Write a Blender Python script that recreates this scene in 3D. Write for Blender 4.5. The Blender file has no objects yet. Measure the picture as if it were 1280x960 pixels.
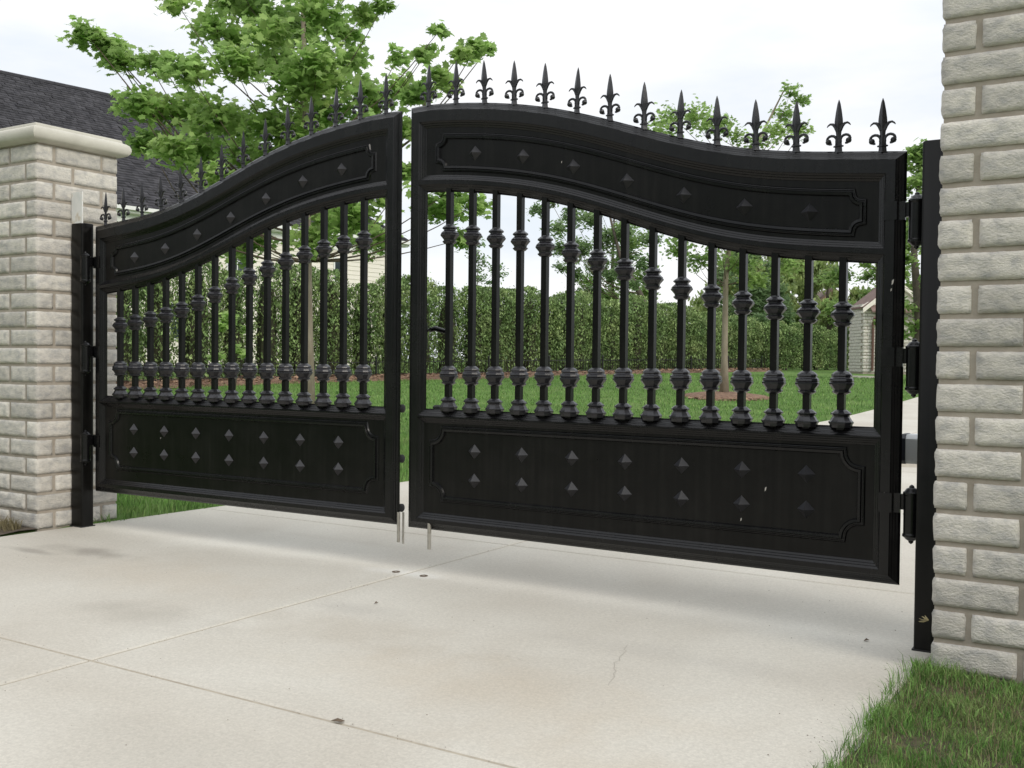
import bpy, math, random
import numpy as np
from mathutils import Matrix, Vector

random.seed(11)
rng = np.random.default_rng(11)
scene = bpy.context.scene
COL = scene.collection

# ------------------------------------------------------------------ camera
cam_d = bpy.data.cameras.new('camera')
cam = bpy.data.objects.new('camera', cam_d)
COL.objects.link(cam)
YAW, PITCH, ROLL = 0.5565, 0.0229, 0.0098
F = Vector((-math.sin(YAW) * math.cos(PITCH), math.cos(YAW) * math.cos(PITCH), -math.sin(PITCH)))
R_ = Vector((math.cos(YAW), math.sin(YAW), 0))
U_ = R_.cross(F)
R2 = R_ * math.cos(ROLL) + U_ * math.sin(ROLL)
U2 = -R_ * math.sin(ROLL) + U_ * math.cos(ROLL)
m = Matrix((R2, U2, -F)).transposed().to_4x4()
m.translation = Vector((3.324, -4.2475, 1.1))
cam.matrix_world = m
cam_d.sensor_width = 36.0
cam_d.lens = 36.0 * 1300 / 1280
cam_d.clip_start = 0.05
cam_d.clip_end = 2000
scene.camera = cam

# ------------------------------------------------------------------ world: overcast sky
SUN_DIR = Vector((0.80, -0.22, 0.56)).normalized()
w = bpy.data.worlds.new('World')
scene.world = w
w.use_nodes = True
nt = w.node_tree
nt.nodes.clear()
N = nt.nodes.new
out = N('ShaderNodeOutputWorld')
bg = N('ShaderNodeBackground')
bg.inputs['Strength'].default_value = 0.1
sky = N('ShaderNodeTexSky')
sky.sky_type = 'NISHITA'
sky.sun_disc = False
sky.sun_elevation = math.asin(SUN_DIR.z)
sky.sun_rotation = math.atan2(SUN_DIR.x, SUN_DIR.y)
tc = N('ShaderNodeTexCoord')
mp = N('ShaderNodeMapping')
mp.inputs['Scale'].default_value = (1.6, 1.6, 5.0)
nz = N('ShaderNodeTexNoise')
nz.inputs['Scale'].default_value = 1.7
nz.inputs['Detail'].default_value = 6
nz.inputs['Roughness'].default_value = 0.55
cr = N('ShaderNodeValToRGB')
cr.color_ramp.elements[0].position = 0.40
cr.color_ramp.elements[0].color = (8.9, 9.5, 10.2, 1)
cr.color_ramp.elements[1].position = 0.60
cr.color_ramp.elements[1].color = (11.0, 11.0, 11.1, 1)
sep = N('ShaderNodeSeparateXYZ')
mr = N('ShaderNodeMapRange')          # overcast sky: brighter towards the zenith
mr.inputs['From Min'].default_value = 0.25
mr.inputs['From Max'].default_value = 1.0
mr.inputs['To Min'].default_value = 1.0
mr.inputs['To Max'].default_value = 1.55
mul = N('ShaderNodeVectorMath')
mul.operation = 'SCALE'
mix = N('ShaderNodeMixRGB')
mix.inputs['Fac'].default_value = 0.93
L = nt.links.new
L(tc.outputs['Generated'], mp.inputs['Vector'])
L(mp.outputs['Vector'], nz.inputs['Vector'])
L(nz.outputs['Fac'], cr.inputs['Fac'])
L(tc.outputs['Generated'], sep.inputs['Vector'])
L(sep.outputs['Z'], mr.inputs['Value'])
L(cr.outputs['Color'], mul.inputs[0])
L(mr.outputs['Result'], mul.inputs['Scale'])
L(sky.outputs['Color'], mix.inputs['Color1'])
L(mul.outputs['Vector'], mix.inputs['Color2'])
L(mix.outputs['Color'], bg.inputs['Color'])
L(bg.outputs['Background'], out.inputs['Surface'])

sun_d = bpy.data.lights.new('sun', 'SUN')
sun_d.energy = 1.6
sun_d.angle = math.radians(24)
sun_d.color = (1.0, 0.94, 0.84)
sun = bpy.data.objects.new('sun', sun_d)
COL.objects.link(sun)
sun.rotation_euler = (-SUN_DIR).to_track_quat('-Z', 'Y').to_euler()

scene.view_settings.view_transform = 'Standard'
scene.view_settings.look = 'None'
scene.view_settings.exposure = 0.0
scene.view_settings.gamma = 1.0


# ------------------------------------------------------------------ materials
def mat(name, base, rough=0.7, var=None, scale=6.0, detail=5, bump=0.0, bscale=None, bdist=0.01, spec=0.5,
        stretch=(1, 1, 1), coords='Object', island=0.0, objvar=0.0, translucent=0.0, metallic=0.0):
    mm = bpy.data.materials.new(name)
    mm.use_nodes = True
    n = mm.node_tree
    n.nodes.clear()
    A = n.nodes.new
    K = n.links.new
    o = A('ShaderNodeOutputMaterial')
    p = A('ShaderNodeBsdfPrincipled')
    p.inputs['Roughness'].default_value = rough
    p.inputs['Specular IOR Level'].default_value = spec
    p.inputs['Metallic'].default_value = metallic
    K(p.outputs['BSDF'], o.inputs['Surface'])
    t = A('ShaderNodeTexCoord')
    mpp = A('ShaderNodeMapping')
    mpp.inputs['Scale'].default_value = stretch
    K(t.outputs[coords], mpp.inputs['Vector'])
    vec = mpp.outputs['Vector']
    if objvar:
        oi = A('ShaderNodeObjectInfo')
        cm = A('ShaderNodeVectorMath')
        cm.operation = 'SCALE'
        cm.inputs[0].default_value = (31.0, 17.0, 23.0)
        K(oi.outputs['Random'], cm.inputs['Scale'])
        ad = A('ShaderNodeVectorMath')
        ad.operation = 'ADD'
        K(vec, ad.inputs[0])
        K(cm.outputs['Vector'], ad.inputs[1])
        vec = ad.outputs['Vector']
    col = None
    if var:
        nn = A('ShaderNodeTexNoise')
        nn.inputs['Scale'].default_value = scale
        nn.inputs['Detail'].default_value = detail
        nn.inputs['Roughness'].default_value = 0.6
        K(vec, nn.inputs['Vector'])
        r = A('ShaderNodeValToRGB')
        cols = [base] + list(var)
        e = r.color_ramp.elements
        while len(e) < len(cols):
            e.new(0.5)
        for i, cc in enumerate(cols):
            e[i].position = 0.30 + 0.42 * i / (len(cols) - 1)
            e[i].color = (*cc, 1)
        K(nn.outputs['Fac'], r.inputs['Fac'])
        col = r.outputs['Color']
    else:
        rg = A('ShaderNodeRGB')
        rg.outputs[0].default_value = (*base, 1)
        col = rg.outputs[0]
    if island or objvar:
        hs = A('ShaderNodeHueSaturation')
        mrr = A('ShaderNodeMapRange')
        k = island or objvar
        mrr.inputs['To Min'].default_value = 1 - k
        mrr.inputs['To Max'].default_value = 1 + k
        if island:
            g = A('ShaderNodeNewGeometry')
            K(g.outputs['Random Per Island'], mrr.inputs['Value'])
        else:
            K(oi.outputs['Random'], mrr.inputs['Value'])
        K(mrr.outputs['Result'], hs.inputs['Value'])
        K(col, hs.inputs['Color'])
        col = hs.outputs['Color']
    K(col, p.inputs['Base Color'])
    if bump:
        bn = A('ShaderNodeTexNoise')
        bn.inputs['Scale'].default_value = bscale or scale * 3
        bn.inputs['Detail'].default_value = 6
        bn.inputs['Roughness'].default_value = 0.65
        K(vec, bn.inputs['Vector'])
        b = A('ShaderNodeBump')
        b.inputs['Strength'].default_value = bump
        b.inputs['Distance'].default_value = bdist
        K(bn.outputs['Fac'], b.inputs['Height'])
        K(b.outputs['Normal'], p.inputs['Normal'])
    if translucent:
        tr = A('ShaderNodeBsdfTranslucent')
        K(col, tr.inputs['Color'])
        ms = A('ShaderNodeMixShader')
        ms.inputs['Fac'].default_value = translucent
        K(p.outputs['BSDF'], ms.inputs[1])
        K(tr.outputs['BSDF'], ms.inputs[2])
        K(ms.outputs['Shader'], o.inputs['Surface'])
    mm['p'] = p.name
    return mm


M = {}
def paint(name, base, rough, spec, dust):
    mm = bpy.data.materials.new(name)
    mm.use_nodes = True
    n = mm.node_tree
    K = n.links.new
    A = n.nodes.new
    p = n.nodes['Principled BSDF']
    p.inputs['Specular IOR Level'].default_value = spec
    g = A('ShaderNodeTexCoord')
    # broad cloudy dust, and thin vertical rain streaks
    n1 = A('ShaderNodeTexNoise')
    n1.inputs['Scale'].default_value = 3.2
    n1.inputs['Detail'].default_value = 8
    n1.inputs['Roughness'].default_value = .7
    K(g.outputs['Object'], n1.inputs['Vector'])
    mp_ = A('ShaderNodeMapping')
    mp_.inputs['Scale'].default_value = (38, 38, 1.6)
    K(g.outputs['Object'], mp_.inputs['Vector'])
    n2 = A('ShaderNodeTexNoise')
    n2.inputs['Scale'].default_value = 1
    n2.inputs['Detail'].default_value = 4
    K(mp_.outputs['Vector'], n2.inputs['Vector'])
    n3 = A('ShaderNodeTexNoise')
    n3.inputs['Scale'].default_value = 240
    n3.inputs['Detail'].default_value = 2
    K(g.outputs['Object'], n3.inputs['Vector'])
    m0 = A('ShaderNodeMath')
    m0.operation = 'MULTIPLY'
    K(n1.outputs['Fac'], m0.inputs[0])
    K(n2.outputs['Fac'], m0.inputs[1])
    r = A('ShaderNodeMapRange')
    r.inputs['From Min'].default_value = .20
    r.inputs['From Max'].default_value = .42
    K(m0.outputs[0], r.inputs['Value'])
    mx = A('ShaderNodeMixRGB')
    K(r.outputs['Result'], mx.inputs['Fac'])
    mx.inputs['Color1'].default_value = (*base, 1)
    mx.inputs['Color2'].default_value = (base[0] + dust, base[1] + dust * .93, base[2] + dust * .82, 1)
    sp = A('ShaderNodeMapRange')
    sp.inputs['From Min'].default_value = .73
    sp.inputs['From Max'].default_value = .80
    sp.inputs['To Max'].default_value = .5
    K(n3.outputs['Fac'], sp.inputs['Value'])
    mx2 = A('ShaderNodeMixRGB')
    K(sp.outputs['Result'], mx2.inputs['Fac'])
    K(mx.outputs['Color'], mx2.inputs['Color1'])
    mx2.inputs['Color2'].default_value = (.10, .09, .08, 1)
    K(mx2.outputs['Color'], p.inputs['Base Color'])
    rr = A('ShaderNodeMapRange')
    rr.inputs['To Min'].default_value = rough - .07
    rr.inputs['To Max'].default_value = rough + .16
    K(n1.outputs['Fac'], rr.inputs['Value'])
    K(rr.outputs['Result'], p.inputs['Roughness'])
    b = A('ShaderNodeBump')
    b.inputs['Strength'].default_value = .10
    b.inputs['Distance'].default_value = .004
    nb = A('ShaderNodeTexNoise')
    nb.inputs['Scale'].default_value = 16
    nb.inputs['Detail'].default_value = 5
    K(g.outputs['Object'], nb.inputs['Vector'])
    K(nb.outputs['Fac'], b.inputs['Height'])
    K(b.outputs['Normal'], p.inputs['Normal'])
    return mm


M['paint'] = paint('black_paint', (.0022, .0022, .0028), .22, .34, .005)
M['shaded_paint'] = paint('black_paint_shaded', (.0025, .0024, .0022), .26, .22, .006)  # same gate paint, reflections dimmed to darken panels, bars and posts
M['lit_paint'] = paint('black_paint_lit', (.009, .009, .012), .40, .55, .006)  # same gate paint, base lifted to stand in for sky light on studs
M['cast'] = mat('cast_iron_paint', (0.005, 0.005, 0.007), 0.30, [(0.014, 0.013, 0.017)], 30, bump=0.25, bscale=120, bdist=0.003, spec=0.55)
M['stone'] = mat('split_stone', (0.39, 0.38, 0.365), 0.88, [(0.57, 0.54, 0.49), (0.69, 0.65, 0.58)], 17, detail=10, bump=1.0, bscale=75,
                 bdist=0.009, stretch=(1, 1, 1.7), objvar=0.17, spec=0.25)
M['mortar'] = mat('mortar', (0.30, 0.262, 0.215), 0.95, [(0.40, 0.355, 0.30)], 14, bump=0.5, bscale=120, bdist=0.003, spec=0.2)
M['cap'] = mat('cap_stone', (0.47, 0.45, 0.39), 0.85, [(0.57, 0.55, 0.48)], 7, bump=0.3, bscale=90, bdist=0.003, spec=0.25)
M['white_plate'] = mat('white_painted_metal', (0.62, 0.64, 0.62), 0.5, [(0.72, 0.72, 0.70), (0.50, 0.42, 0.30)], 16)
M['steel'] = mat('galvanised_steel', (0.30, 0.28, 0.24), 0.45, [(0.42, 0.40, 0.36)], 40, metallic=0.6)
M['grey_plastic'] = mat('grey_opener_housing', (0.66, 0.68, 0.68), 0.5)
M['dark_plastic'] = mat('dark_plastic', (0.02, 0.022, 0.03), 0.4)
M['rubber'] = mat('rubber', (0.015, 0.015, 0.015), 0.7)
M['chip'] = mat('chipped_primer', (0.45, 0.42, 0.38), 0.7)
M['lawn'] = mat('lawn_turf', (0.075, 0.145, 0.035), 0.95, [(0.11, 0.19, 0.05), (0.16, 0.23, 0.075)], 1.6, detail=9, bump=0.8,
                bscale=55, bdist=0.03, coords='Object', spec=0.1)
M['blade'] = mat('grass_blade', (0.09, 0.19, 0.045), 0.6, [(0.155, 0.285, 0.07), (0.29, 0.36, 0.14)], 5, island=0.55,
                 translucent=0.3, spec=0.25)
M['dry_blade'] = mat('dry_grass_blade', (0.20, 0.17, 0.09), 0.8, island=0.3, translucent=0.2)
M['thatch'] = mat('thatch_and_soil', (0.030, 0.030, 0.014), 0.95, [(0.07, 0.06, 0.03), (0.12, 0.10, 0.055)], 30, bump=0.8, bscale=90, bdist=0.01)
M['soil'] = mat('soil', (0.06, 0.045, 0.03), 0.95, [(0.11, 0.085, 0.06)], 25, bump=0.8, bscale=60, bdist=0.01)
M['mulch'] = mat('bark_mulch', (0.12, 0.065, 0.042), 0.95, [(0.22, 0.13, 0.085), (0.32, 0.21, 0.14)], 12, bump=1.0, bscale=40, bdist=0.03)
M['chipbark'] = mat('bark_chip', (0.20, 0.115, 0.07), 0.95, [(0.34, 0.23, 0.155)], 5, island=0.45)
M['bark'] = mat('young_maple_bark', (0.20, 0.165, 0.12), 0.9, [(0.30, 0.26, 0.20)], 14, bump=0.5, bscale=30, stretch=(1, 1, .3))
M['twig'] = mat('twig_bark', (0.085, 0.065, 0.045), 0.9, [(0.13, 0.10, 0.07)], 14)
M['dark_bark'] = mat('dark_bark', (0.07, 0.055, 0.045), 0.9, [(0.12, 0.10, 0.08)], 10, bump=0.5)
M['maple'] = mat('maple_leaf', (0.27, 0.43, 0.13), 0.5, [(0.36, 0.52, 0.17), (0.48, 0.60, 0.22)], 1.3, island=0.3,
                 translucent=0.62, spec=0.4)
M['maple2'] = mat('small_maple_leaf', (0.22, 0.36, 0.11), 0.5, [(0.35, 0.48, 0.16)], 1.0, island=0.3, translucent=0.6)
M['farleaf'] = mat('far_tree_leaf', (0.16, 0.26, 0.11), 0.6, [(0.24, 0.34, 0.15)], .5, island=0.35, translucent=0.5)
M['willow'] = mat('willow_leaf', (0.26, 0.35, 0.12), 0.6, [(0.36, 0.43, 0.16)], .5, island=0.3, translucent=0.4)
M['hedge'] = mat('arborvitae_foliage', (0.09, 0.16, 0.055), 0.7, [(0.185, 0.27, 0.095), (0.33, 0.40, 0.17)], 1.6, island=0.55,
                 translucent=0.15, spec=0.3)
M['hedge_core'] = mat('hedge_inner_twigs', (0.022, 0.030, 0.012), 0.95, [(0.05, 0.045, 0.025)], 3)
M['shingle'] = mat('asphalt_shingle', (0.038, 0.038, 0.044), 0.9, [(0.078, 0.076, 0.084)], 3.5, detail=8, island=0.22, spec=0.2)
M['siding'] = mat('cream_siding', (0.78, 0.73, 0.65), 0.7, [(0.82, 0.77, 0.69)], 2)
M['trim'] = mat('white_trim', (0.78, 0.78, 0.76), 0.6)
M['glass'] = mat('window_glass', (0.03, 0.04, 0.05), 0.08)
M['red_shingle'] = mat('brown_red_shingle', (0.13, 0.085, 0.075), 0.9, [(0.19, 0.13, 0.11)], 6, island=0.3)
M['brown_trim'] = mat('brown_downspout', (0.13, 0.065, 0.05), 0.5)
M['tan'] = mat('tan_wall', (0.48, 0.33, 0.20), 0.8, [(0.55, 0.38, 0.24)], 2)
M['fence'] = mat('fence_paint', (0.012, 0.014, 0.012), 0.5)
M['debris'] = mat('dry_debris', (0.11, 0.08, 0.055), 0.9)


def concrete_material():
    mm = bpy.data.materials.new('broom_finished_concrete')
    mm.use_nodes = True
    n = mm.node_tree
    n.nodes.clear()
    A = n.nodes.new
    K = n.links.new
    o = A('ShaderNodeOutputMaterial')
    p = A('ShaderNodeBsdfPrincipled')
    p.inputs['Roughness'].default_value = 0.85
    p.inputs['Specular IOR Level'].default_value = 0.25
    K(p.outputs['BSDF'], o.inputs['Surface'])
    g = A('ShaderNodeTexCoord')
    pos = g.outputs['Object']
    n1 = A('ShaderNodeTexNoise')
    n1.inputs['Scale'].default_value = 0.7
    n1.inputs['Detail'].default_value = 6
    n1.inputs['Roughness'].default_value = 0.55
    n1.inputs['Distortion'].default_value = 0.4
    K(pos, n1.inputs['Vector'])
    r1 = A('ShaderNodeValToRGB')
    e = r1.color_ramp.elements
    e[0].position = .32
    e[0].color = (.465, .43, .37, 1)
    e[1].position = .68
    e[1].color = (.575, .55, .49, 1)
    K(n1.outputs['Fac'], r1.inputs['Fac'])
    n2 = A('ShaderNodeTexNoise')
    n2.inputs['Scale'].default_value = 60
    n2.inputs['Detail'].default_value = 5
    n2.inputs['Roughness'].default_value = 0.7
    K(pos, n2.inputs['Vector'])
    r2 = A('ShaderNodeMapRange')
    r2.inputs['From Min'].default_value = .3
    r2.inputs['From Max'].default_value = .7
    r2.inputs['To Min'].default_value = .90
    r2.inputs['To Max'].default_value = 1.07
    K(n2.outputs['Fac'], r2.inputs['Value'])
    m1 = A('ShaderNodeVectorMath')
    m1.operation = 'SCALE'
    K(r1.outputs['Color'], m1.inputs[0])
    K(r2.outputs['Result'], m1.inputs['Scale'])
    col = m1.outputs['Vector']
    nd = A('ShaderNodeTexNoise')
    nd.inputs['Scale'].default_value = 5
    nd.inputs['Detail'].default_value = 5
    K(pos, nd.inputs['Vector'])
    # stain marks of the slab, plus one painted bright reflection: (x, y, rx, ry, strength, colour)
    stains_and_light = [(-1.75, -.55, .42, .13, .55, (.20, .18, .155)), (-2.05, -.72, .25, .06, .5, (.20, .18, .155)),
              (.55, -1.05, .75, .28, .32, (.34, .29, .225)), (-.35, -1.32, .55, .2, .34, (.30, .275, .235)),
              (1.45, -1.35, .9, .35, .28, (.45, .37, .27)), (-.9, -.75, .9, .4, .22, (.46, .38, .28)),
              (.35, -.75, .35, .12, .30, (.33, .31, .28)), (2.1, -1.75, .7, .22, .28, (.44, .37, .28)),
              (1.9, -.65, .9, .16, .22, (.36, .34, .31)), (.08, -.02, .36, .09, .38, (.66, .655, .63)),  # last entry: pale reflection at the gate centre, painted into the colour
              (-.9, .55, .9, .07, .16, (.40, .36, .30)), (1.0, -2.3, .7, .25, .2, (.36, .34, .30))]
    for (sx, sy, rx, ry, st, sc) in stains_and_light:
        sb = A('ShaderNodeVectorMath')
        sb.operation = 'SUBTRACT'
        K(pos, sb.inputs[0])
        sb.inputs[1].default_value = (sx, sy, 0)
        dv = A('ShaderNodeVectorMath')
        dv.operation = 'DIVIDE'
        K(sb.outputs[0], dv.inputs[0])
        dv.inputs[1].default_value = (rx, ry, 1)
        ln = A('ShaderNodeVectorMath')
        ln.operation = 'LENGTH'
        K(dv.outputs[0], ln.inputs[0])
        ad = A('ShaderNodeMath')
        ad.operation = 'MULTIPLY_ADD'
        K(nd.outputs['Fac'], ad.inputs[0])
        ad.inputs[1].default_value = 1.5
        K(ln.outputs['Value'], ad.inputs[2])
        mr_ = A('ShaderNodeMapRange')
        mr_.interpolation_type = 'SMOOTHSTEP'
        mr_.inputs['From Min'].default_value = .75
        mr_.inputs['From Max'].default_value = 1.9
        mr_.inputs['To Min'].default_value = st
        mr_.inputs['To Max'].default_value = 0
        K(ad.outputs[0], mr_.inputs['Value'])
        mx = A('ShaderNodeMixRGB')
        K(mr_.outputs['Result'], mx.inputs['Fac'])
        K(col, mx.inputs['Color1'])
        mx.inputs['Color2'].default_value = (*sc, 1)
        col = mx.outputs['Color']
    K(col, p.inputs['Base Color'])
    # sand and fine aggregate at the surface
    vo = A('ShaderNodeTexVoronoi')
    vo.inputs['Scale'].default_value = 170
    K(pos, vo.inputs['Vector'])
    vr = A('ShaderNodeMapRange')
    vr.inputs['From Min'].default_value = .0
    vr.inputs['From Max'].default_value = 1.0
    vr.inputs['To Min'].default_value = .93
    vr.inputs['To Max'].default_value = 1.05
    sv = A('ShaderNodeSeparateColor')
    K(vo.outputs['Color'], sv.inputs['Color'])
    K(sv.outputs['Red'], vr.inputs['Value'])
    m2 = A('ShaderNodeVectorMath')
    m2.operation = 'SCALE'
    K(col, m2.inputs[0])
    K(vr.outputs['Result'], m2.inputs['Scale'])
    K(m2.outputs['Vector'], p.inputs['Base Color'])
    b = A('ShaderNodeBump')
    b.inputs['Strength'].default_value = 0.35
    b.inputs['Distance'].default_value = 0.003
    n3 = A('ShaderNodeTexNoise')
    n3.inputs['Scale'].default_value = 130
    n3.inputs['Detail'].default_value = 4
    K(pos, n3.inputs['Vector'])
    K(n3.outputs['Fac'], b.inputs['Height'])
    K(b.outputs['Normal'], p.inputs['Normal'])
    return mm


M['concrete'] = concrete_material()
M['joint'] = mat('joint_filler', (0.30, 0.265, 0.21), 0.95, [(0.42, 0.375, 0.30)], 20)


# ------------------------------------------------------------------ object helpers
def link(o, parent=None, loc=None, rz=None):
    COL.objects.link(o)
    if parent is not None:
        o.parent = parent
    if loc is not None:
        o.location = loc
    if rz is not None:
        o.rotation_euler = (0, 0, rz)
    return o


def tag(o, label=None, cat=None, group=None, kind=None):
    if label:
        o['label'] = label
    if cat:
        o['category'] = cat
    if group:
        o['group'] = group
    if kind:
        o['kind'] = kind
    return o


def empty(name, loc=(0, 0, 0), rz=0.0):
    o = bpy.data.objects.new(name, None)
    o.empty_display_size = 0.1
    return link(o, None, loc, rz)


def np_mesh(name, V, Fc, material, smooth=False):
    V = np.asarray(V, dtype=np.float32)
    Fc = np.asarray(Fc, dtype=np.int32)
    k = Fc.shape[1]
    me = bpy.data.meshes.new(name)
    me.vertices.add(len(V))
    me.vertices.foreach_set('co', V.ravel())
    me.loops.add(Fc.size)
    me.loops.foreach_set('vertex_index', Fc.ravel())
    me.polygons.add(len(Fc))
    me.polygons.foreach_set('loop_start', np.arange(0, Fc.size, k, dtype=np.int32))
    me.polygons.foreach_set('loop_total', np.full(len(Fc), k, dtype=np.int32))
    me.update(calc_edges=True)
    me.materials.append(material)
    if smooth:
        me.polygons.foreach_set('use_smooth', np.ones(len(Fc), dtype=bool))
    return me


class MB:
    """collects shapes and links them as ONE mesh object"""

    def __init__(self):
        self.v = []
        self.f = []

    def add(self, vs, fs):
        o = len(self.v)
        self.v += [tuple(p) for p in vs]
        self.f += [tuple(i + o for i in f) for f in fs]

    def box(self, x0, x1, y0, y1, z0, z1):
        self.add([(x0, y0, z0), (x1, y0, z0), (x1, y1, z0), (x0, y1, z0), (x0, y0, z1), (x1, y0, z1), (x1, y1, z1), (x0, y1, z1)],
                 [(0, 3, 2, 1), (4, 5, 6, 7), (0, 1, 5, 4), (1, 2, 6, 5), (2, 3, 7, 6), (3, 0, 4, 7)])

    def loft(self, loops, closed=True, cap0=False, cap1=False, ring=False):
        o = len(self.v)
        n = len(loops[0])
        for lp in loops:
            self.v += [tuple(p) for p in lp]
        m_ = len(loops)
        for i in range(m_ if ring else m_ - 1):
            a = o + i * n
            b = o + ((i + 1) % m_) * n
            for j in range(n if closed else n - 1):
                k = (j + 1) % n
                self.f.append((a + j, a + k, b + k, b + j))
        if cap0:
            self.f.append(tuple(o + j for j in range(n))[::-1])
        if cap1:
            self.f.append(tuple(o + (m_ - 1) * n + j for j in range(n)))

    def lathe(self, prof, seg=12, c=(0, 0, 0), rot=0.0):
        loops = []
        for (r, z) in prof:
            loops.append([(c[0] + r * math.cos(rot + 2 * math.pi * j / seg), c[1] + r * math.sin(rot + 2 * math.pi * j / seg), c[2] + z)
                          for j in range(seg)])
        self.loft(loops, True, True, True)

    def tube(self, pts, rad, seg=6):
        pts = [Vector(p) for p in pts]
        if not hasattr(rad, '__len__'):
            rad = [rad] * len(pts)
        loops = []
        up = Vector((0.01, 1, 0.02)).normalized()
        for i, p in enumerate(pts):
            d = (pts[min(i + 1, len(pts) - 1)] - pts[max(i - 1, 0)]).normalized()
            a = d.cross(up)
            if a.length < 1e-3:
                a = d.cross(Vector((1, 0, 0)))
            a.normalize()
            b = d.cross(a)
            loops.append([p + (a * math.cos(t) + b * math.sin(t)) * rad[i] for t in [2 * math.pi * j / seg for j in range(seg)]])
        self.loft(loops, True, True, True)

    def strip(self, top, bot):
        o = len(self.v)
        n = len(top)
        self.v += [tuple(p) for p in top] + [tuple(p) for p in bot]
        for j in range(n - 1):
            self.f.append((o + j, o + j + 1, o + n + j + 1, o + n + j))

    def mesh(self, name, material, smooth=False, flip=False, bevel=0, angle=None):
        me = bpy.data.meshes.new(name)
        fs = [f[::-1] for f in self.f] if flip else self.f
        me.from_pydata(self.v, [], fs)
        me.update()
        me.materials.append(material)
        if smooth:
            me.polygons.foreach_set('use_smooth', [True] * len(fs))
        if angle is not None:
            me.polygons.foreach_set('use_smooth', [True] * len(fs))
            me.set_sharp_from_angle(angle=math.radians(angle))
        return me

    def build(self, name, material, parent=None, **k):
        return link(bpy.data.objects.new(name, self.mesh(name, material, **k)), parent)


def inst(name, me, parent=None, loc=None, rz=None):
    return link(bpy.data.objects.new(name, me), parent, loc, rz)


# ------------------------------------------------------------------ terrain
CX, CY = 3.324, -4.2475
TV = [0, 9, 11, 14, 18, 22, 26, 30, 36, 42, 50, 200, 2000]
TZ = [0, 0, .02, .08, .20, .35, .53, .64, .72, .78, .85, .9, .9]


def gz(x, y):
    v = (np.asarray(x) - CX) * -math.sin(YAW) + (np.asarray(y) - CY) * math.cos(YAW)
    return np.interp(v, TV, TZ)


def gzf(x, y):
    return float(gz(x, y))


EY = [-60, -.3, .2, 1.04, 3.1, 6, 9.5, 11.3, 13, 15.5, 18, 21, 30, 45, 400]
EX = [-2.63, -2.63, -2.56, -2.57, -2.42, -2.0, -1.55, -1.38, -1.25, -1.18, -1.17, -1.15, -.6, 2.0, 60]


def edge_l(y):
    return np.interp(y, EY, EX)


def edge_r(y):
    return np.interp(y, [-60, -.3, 1, 12, 30, 45, 400], [2.60, 2.60, 2.7, 3.4, 5.5, 9.0, 70])


# lawn: one sheet each side of the driveway, out to the horizon
def lawn_side(side):
    ys = np.concatenate([np.array([-700, -200, -60, -20, -8]), np.arange(-5, 12, .25), np.arange(12, 60, 1.0), np.array([70, 100, 200, 700])])
    off = np.concatenate([np.array([0, .04, .1, .2, .4]), np.arange(.8, 14, .8), np.arange(14, 50, 2.5), np.array([60, 90, 200, 700])])
    V = []
    for y in ys:
        e = edge_l(y) if side < 0 else edge_r(y)
        for k, o in enumerate(off):
            x = e + side * o
            z = gz(x, y) + (0.0 if k > 0 else -.03) + .012 * (k > 1) * math.sin(x * 2.1 + y) * math.cos(y * 1.7)
            V.append((x, y, z))
    n, q = len(ys), len(off)
    idx = np.arange(n * q).reshape(n, q)
    f = np.stack([idx[:-1, :-1], idx[:-1, 1:], idx[1:, 1:], idx[1:, :-1]], -1).reshape(-1, 4)
    if side < 0:
        f = f[:, ::-1]
    o = inst('lawn', np_mesh('lawn', V, f, M['lawn'], True))
    tag(o, kind='structure')
    return o


lawn_side(-1)
lawn_side(1)

# driveway: filler bed, and every slab its own piece
drive = empty('driveway')
tag(drive, kind='structure')
MID = .06
ROWS = [-24.7, -19, -13.3, -10.47, -7.6, -4.72, -1.868, .985, 3.85, 6.72, 9.6, 12.5, 15.4, 18.3, 21.2, 25, 29, 34, 40, 48, 60]


def drive_patch(mb, x0f, x1f, y0, y1, top, bot, inset, nx, ny):
    xs = np.linspace(0, 1, nx)
    ysn = np.linspace(y0 + inset, y1 - inset, ny)
    P = [[(x0f(y) + inset + (x1f(y) - x0f(y) - 2 * inset) * t, y) for t in xs] for y in ysn]
    b = .009
    rings = []
    per = [P[0][i] for i in range(nx)] + [P[j][nx - 1] for j in range(1, ny)] + [P[ny - 1][i] for i in range(nx - 2, -1, -1)] + \
          [P[j][0] for j in range(ny - 2, 0, -1)]
    cx = sum(p[0] for p in per) / len(per)
    cy = sum(p[1] for p in per) / len(per)
    o = len(mb.v)
    ins = []
    for (x, y) in per:
        ins.append((x + (b if x < cx else -b) * 1.0, y + (b if y < cy else -b) * 1.0))
    mb.v += [(x, y, gzf(x, y) + bot) for (x, y) in per]
    mb.v += [(x, y, gzf(x, y) + top - b * .45) for (x, y) in per]
    mb.v += [(x, y, gzf(x, y) + top) for (x, y) in ins]
    n = len(per)
    for a in range(2):
        for j in range(n):
            k = (j + 1) % n
            mb.f.append((o + a * n + j, o + a * n + k, o + (a + 1) * n + k, o + (a + 1) * n + j))
    # top grid
    og = len(mb.v)
    ins_map = {}
    for j in range(ny):
        for i in range(nx):
            x, y = P[j][i]
            if i in (0, nx - 1):
                x += b if x < cx else -b
            if j in (0, ny - 1):
                y += b if y < cy else -b
            mb.v.append((x, y, gzf(x, y) + top))
    for j in range(ny - 1):
        for i in range(nx - 1):
            a = og + j * nx + i
            mb.f.append((a, a + 1, a + nx + 1, a + nx))


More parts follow.
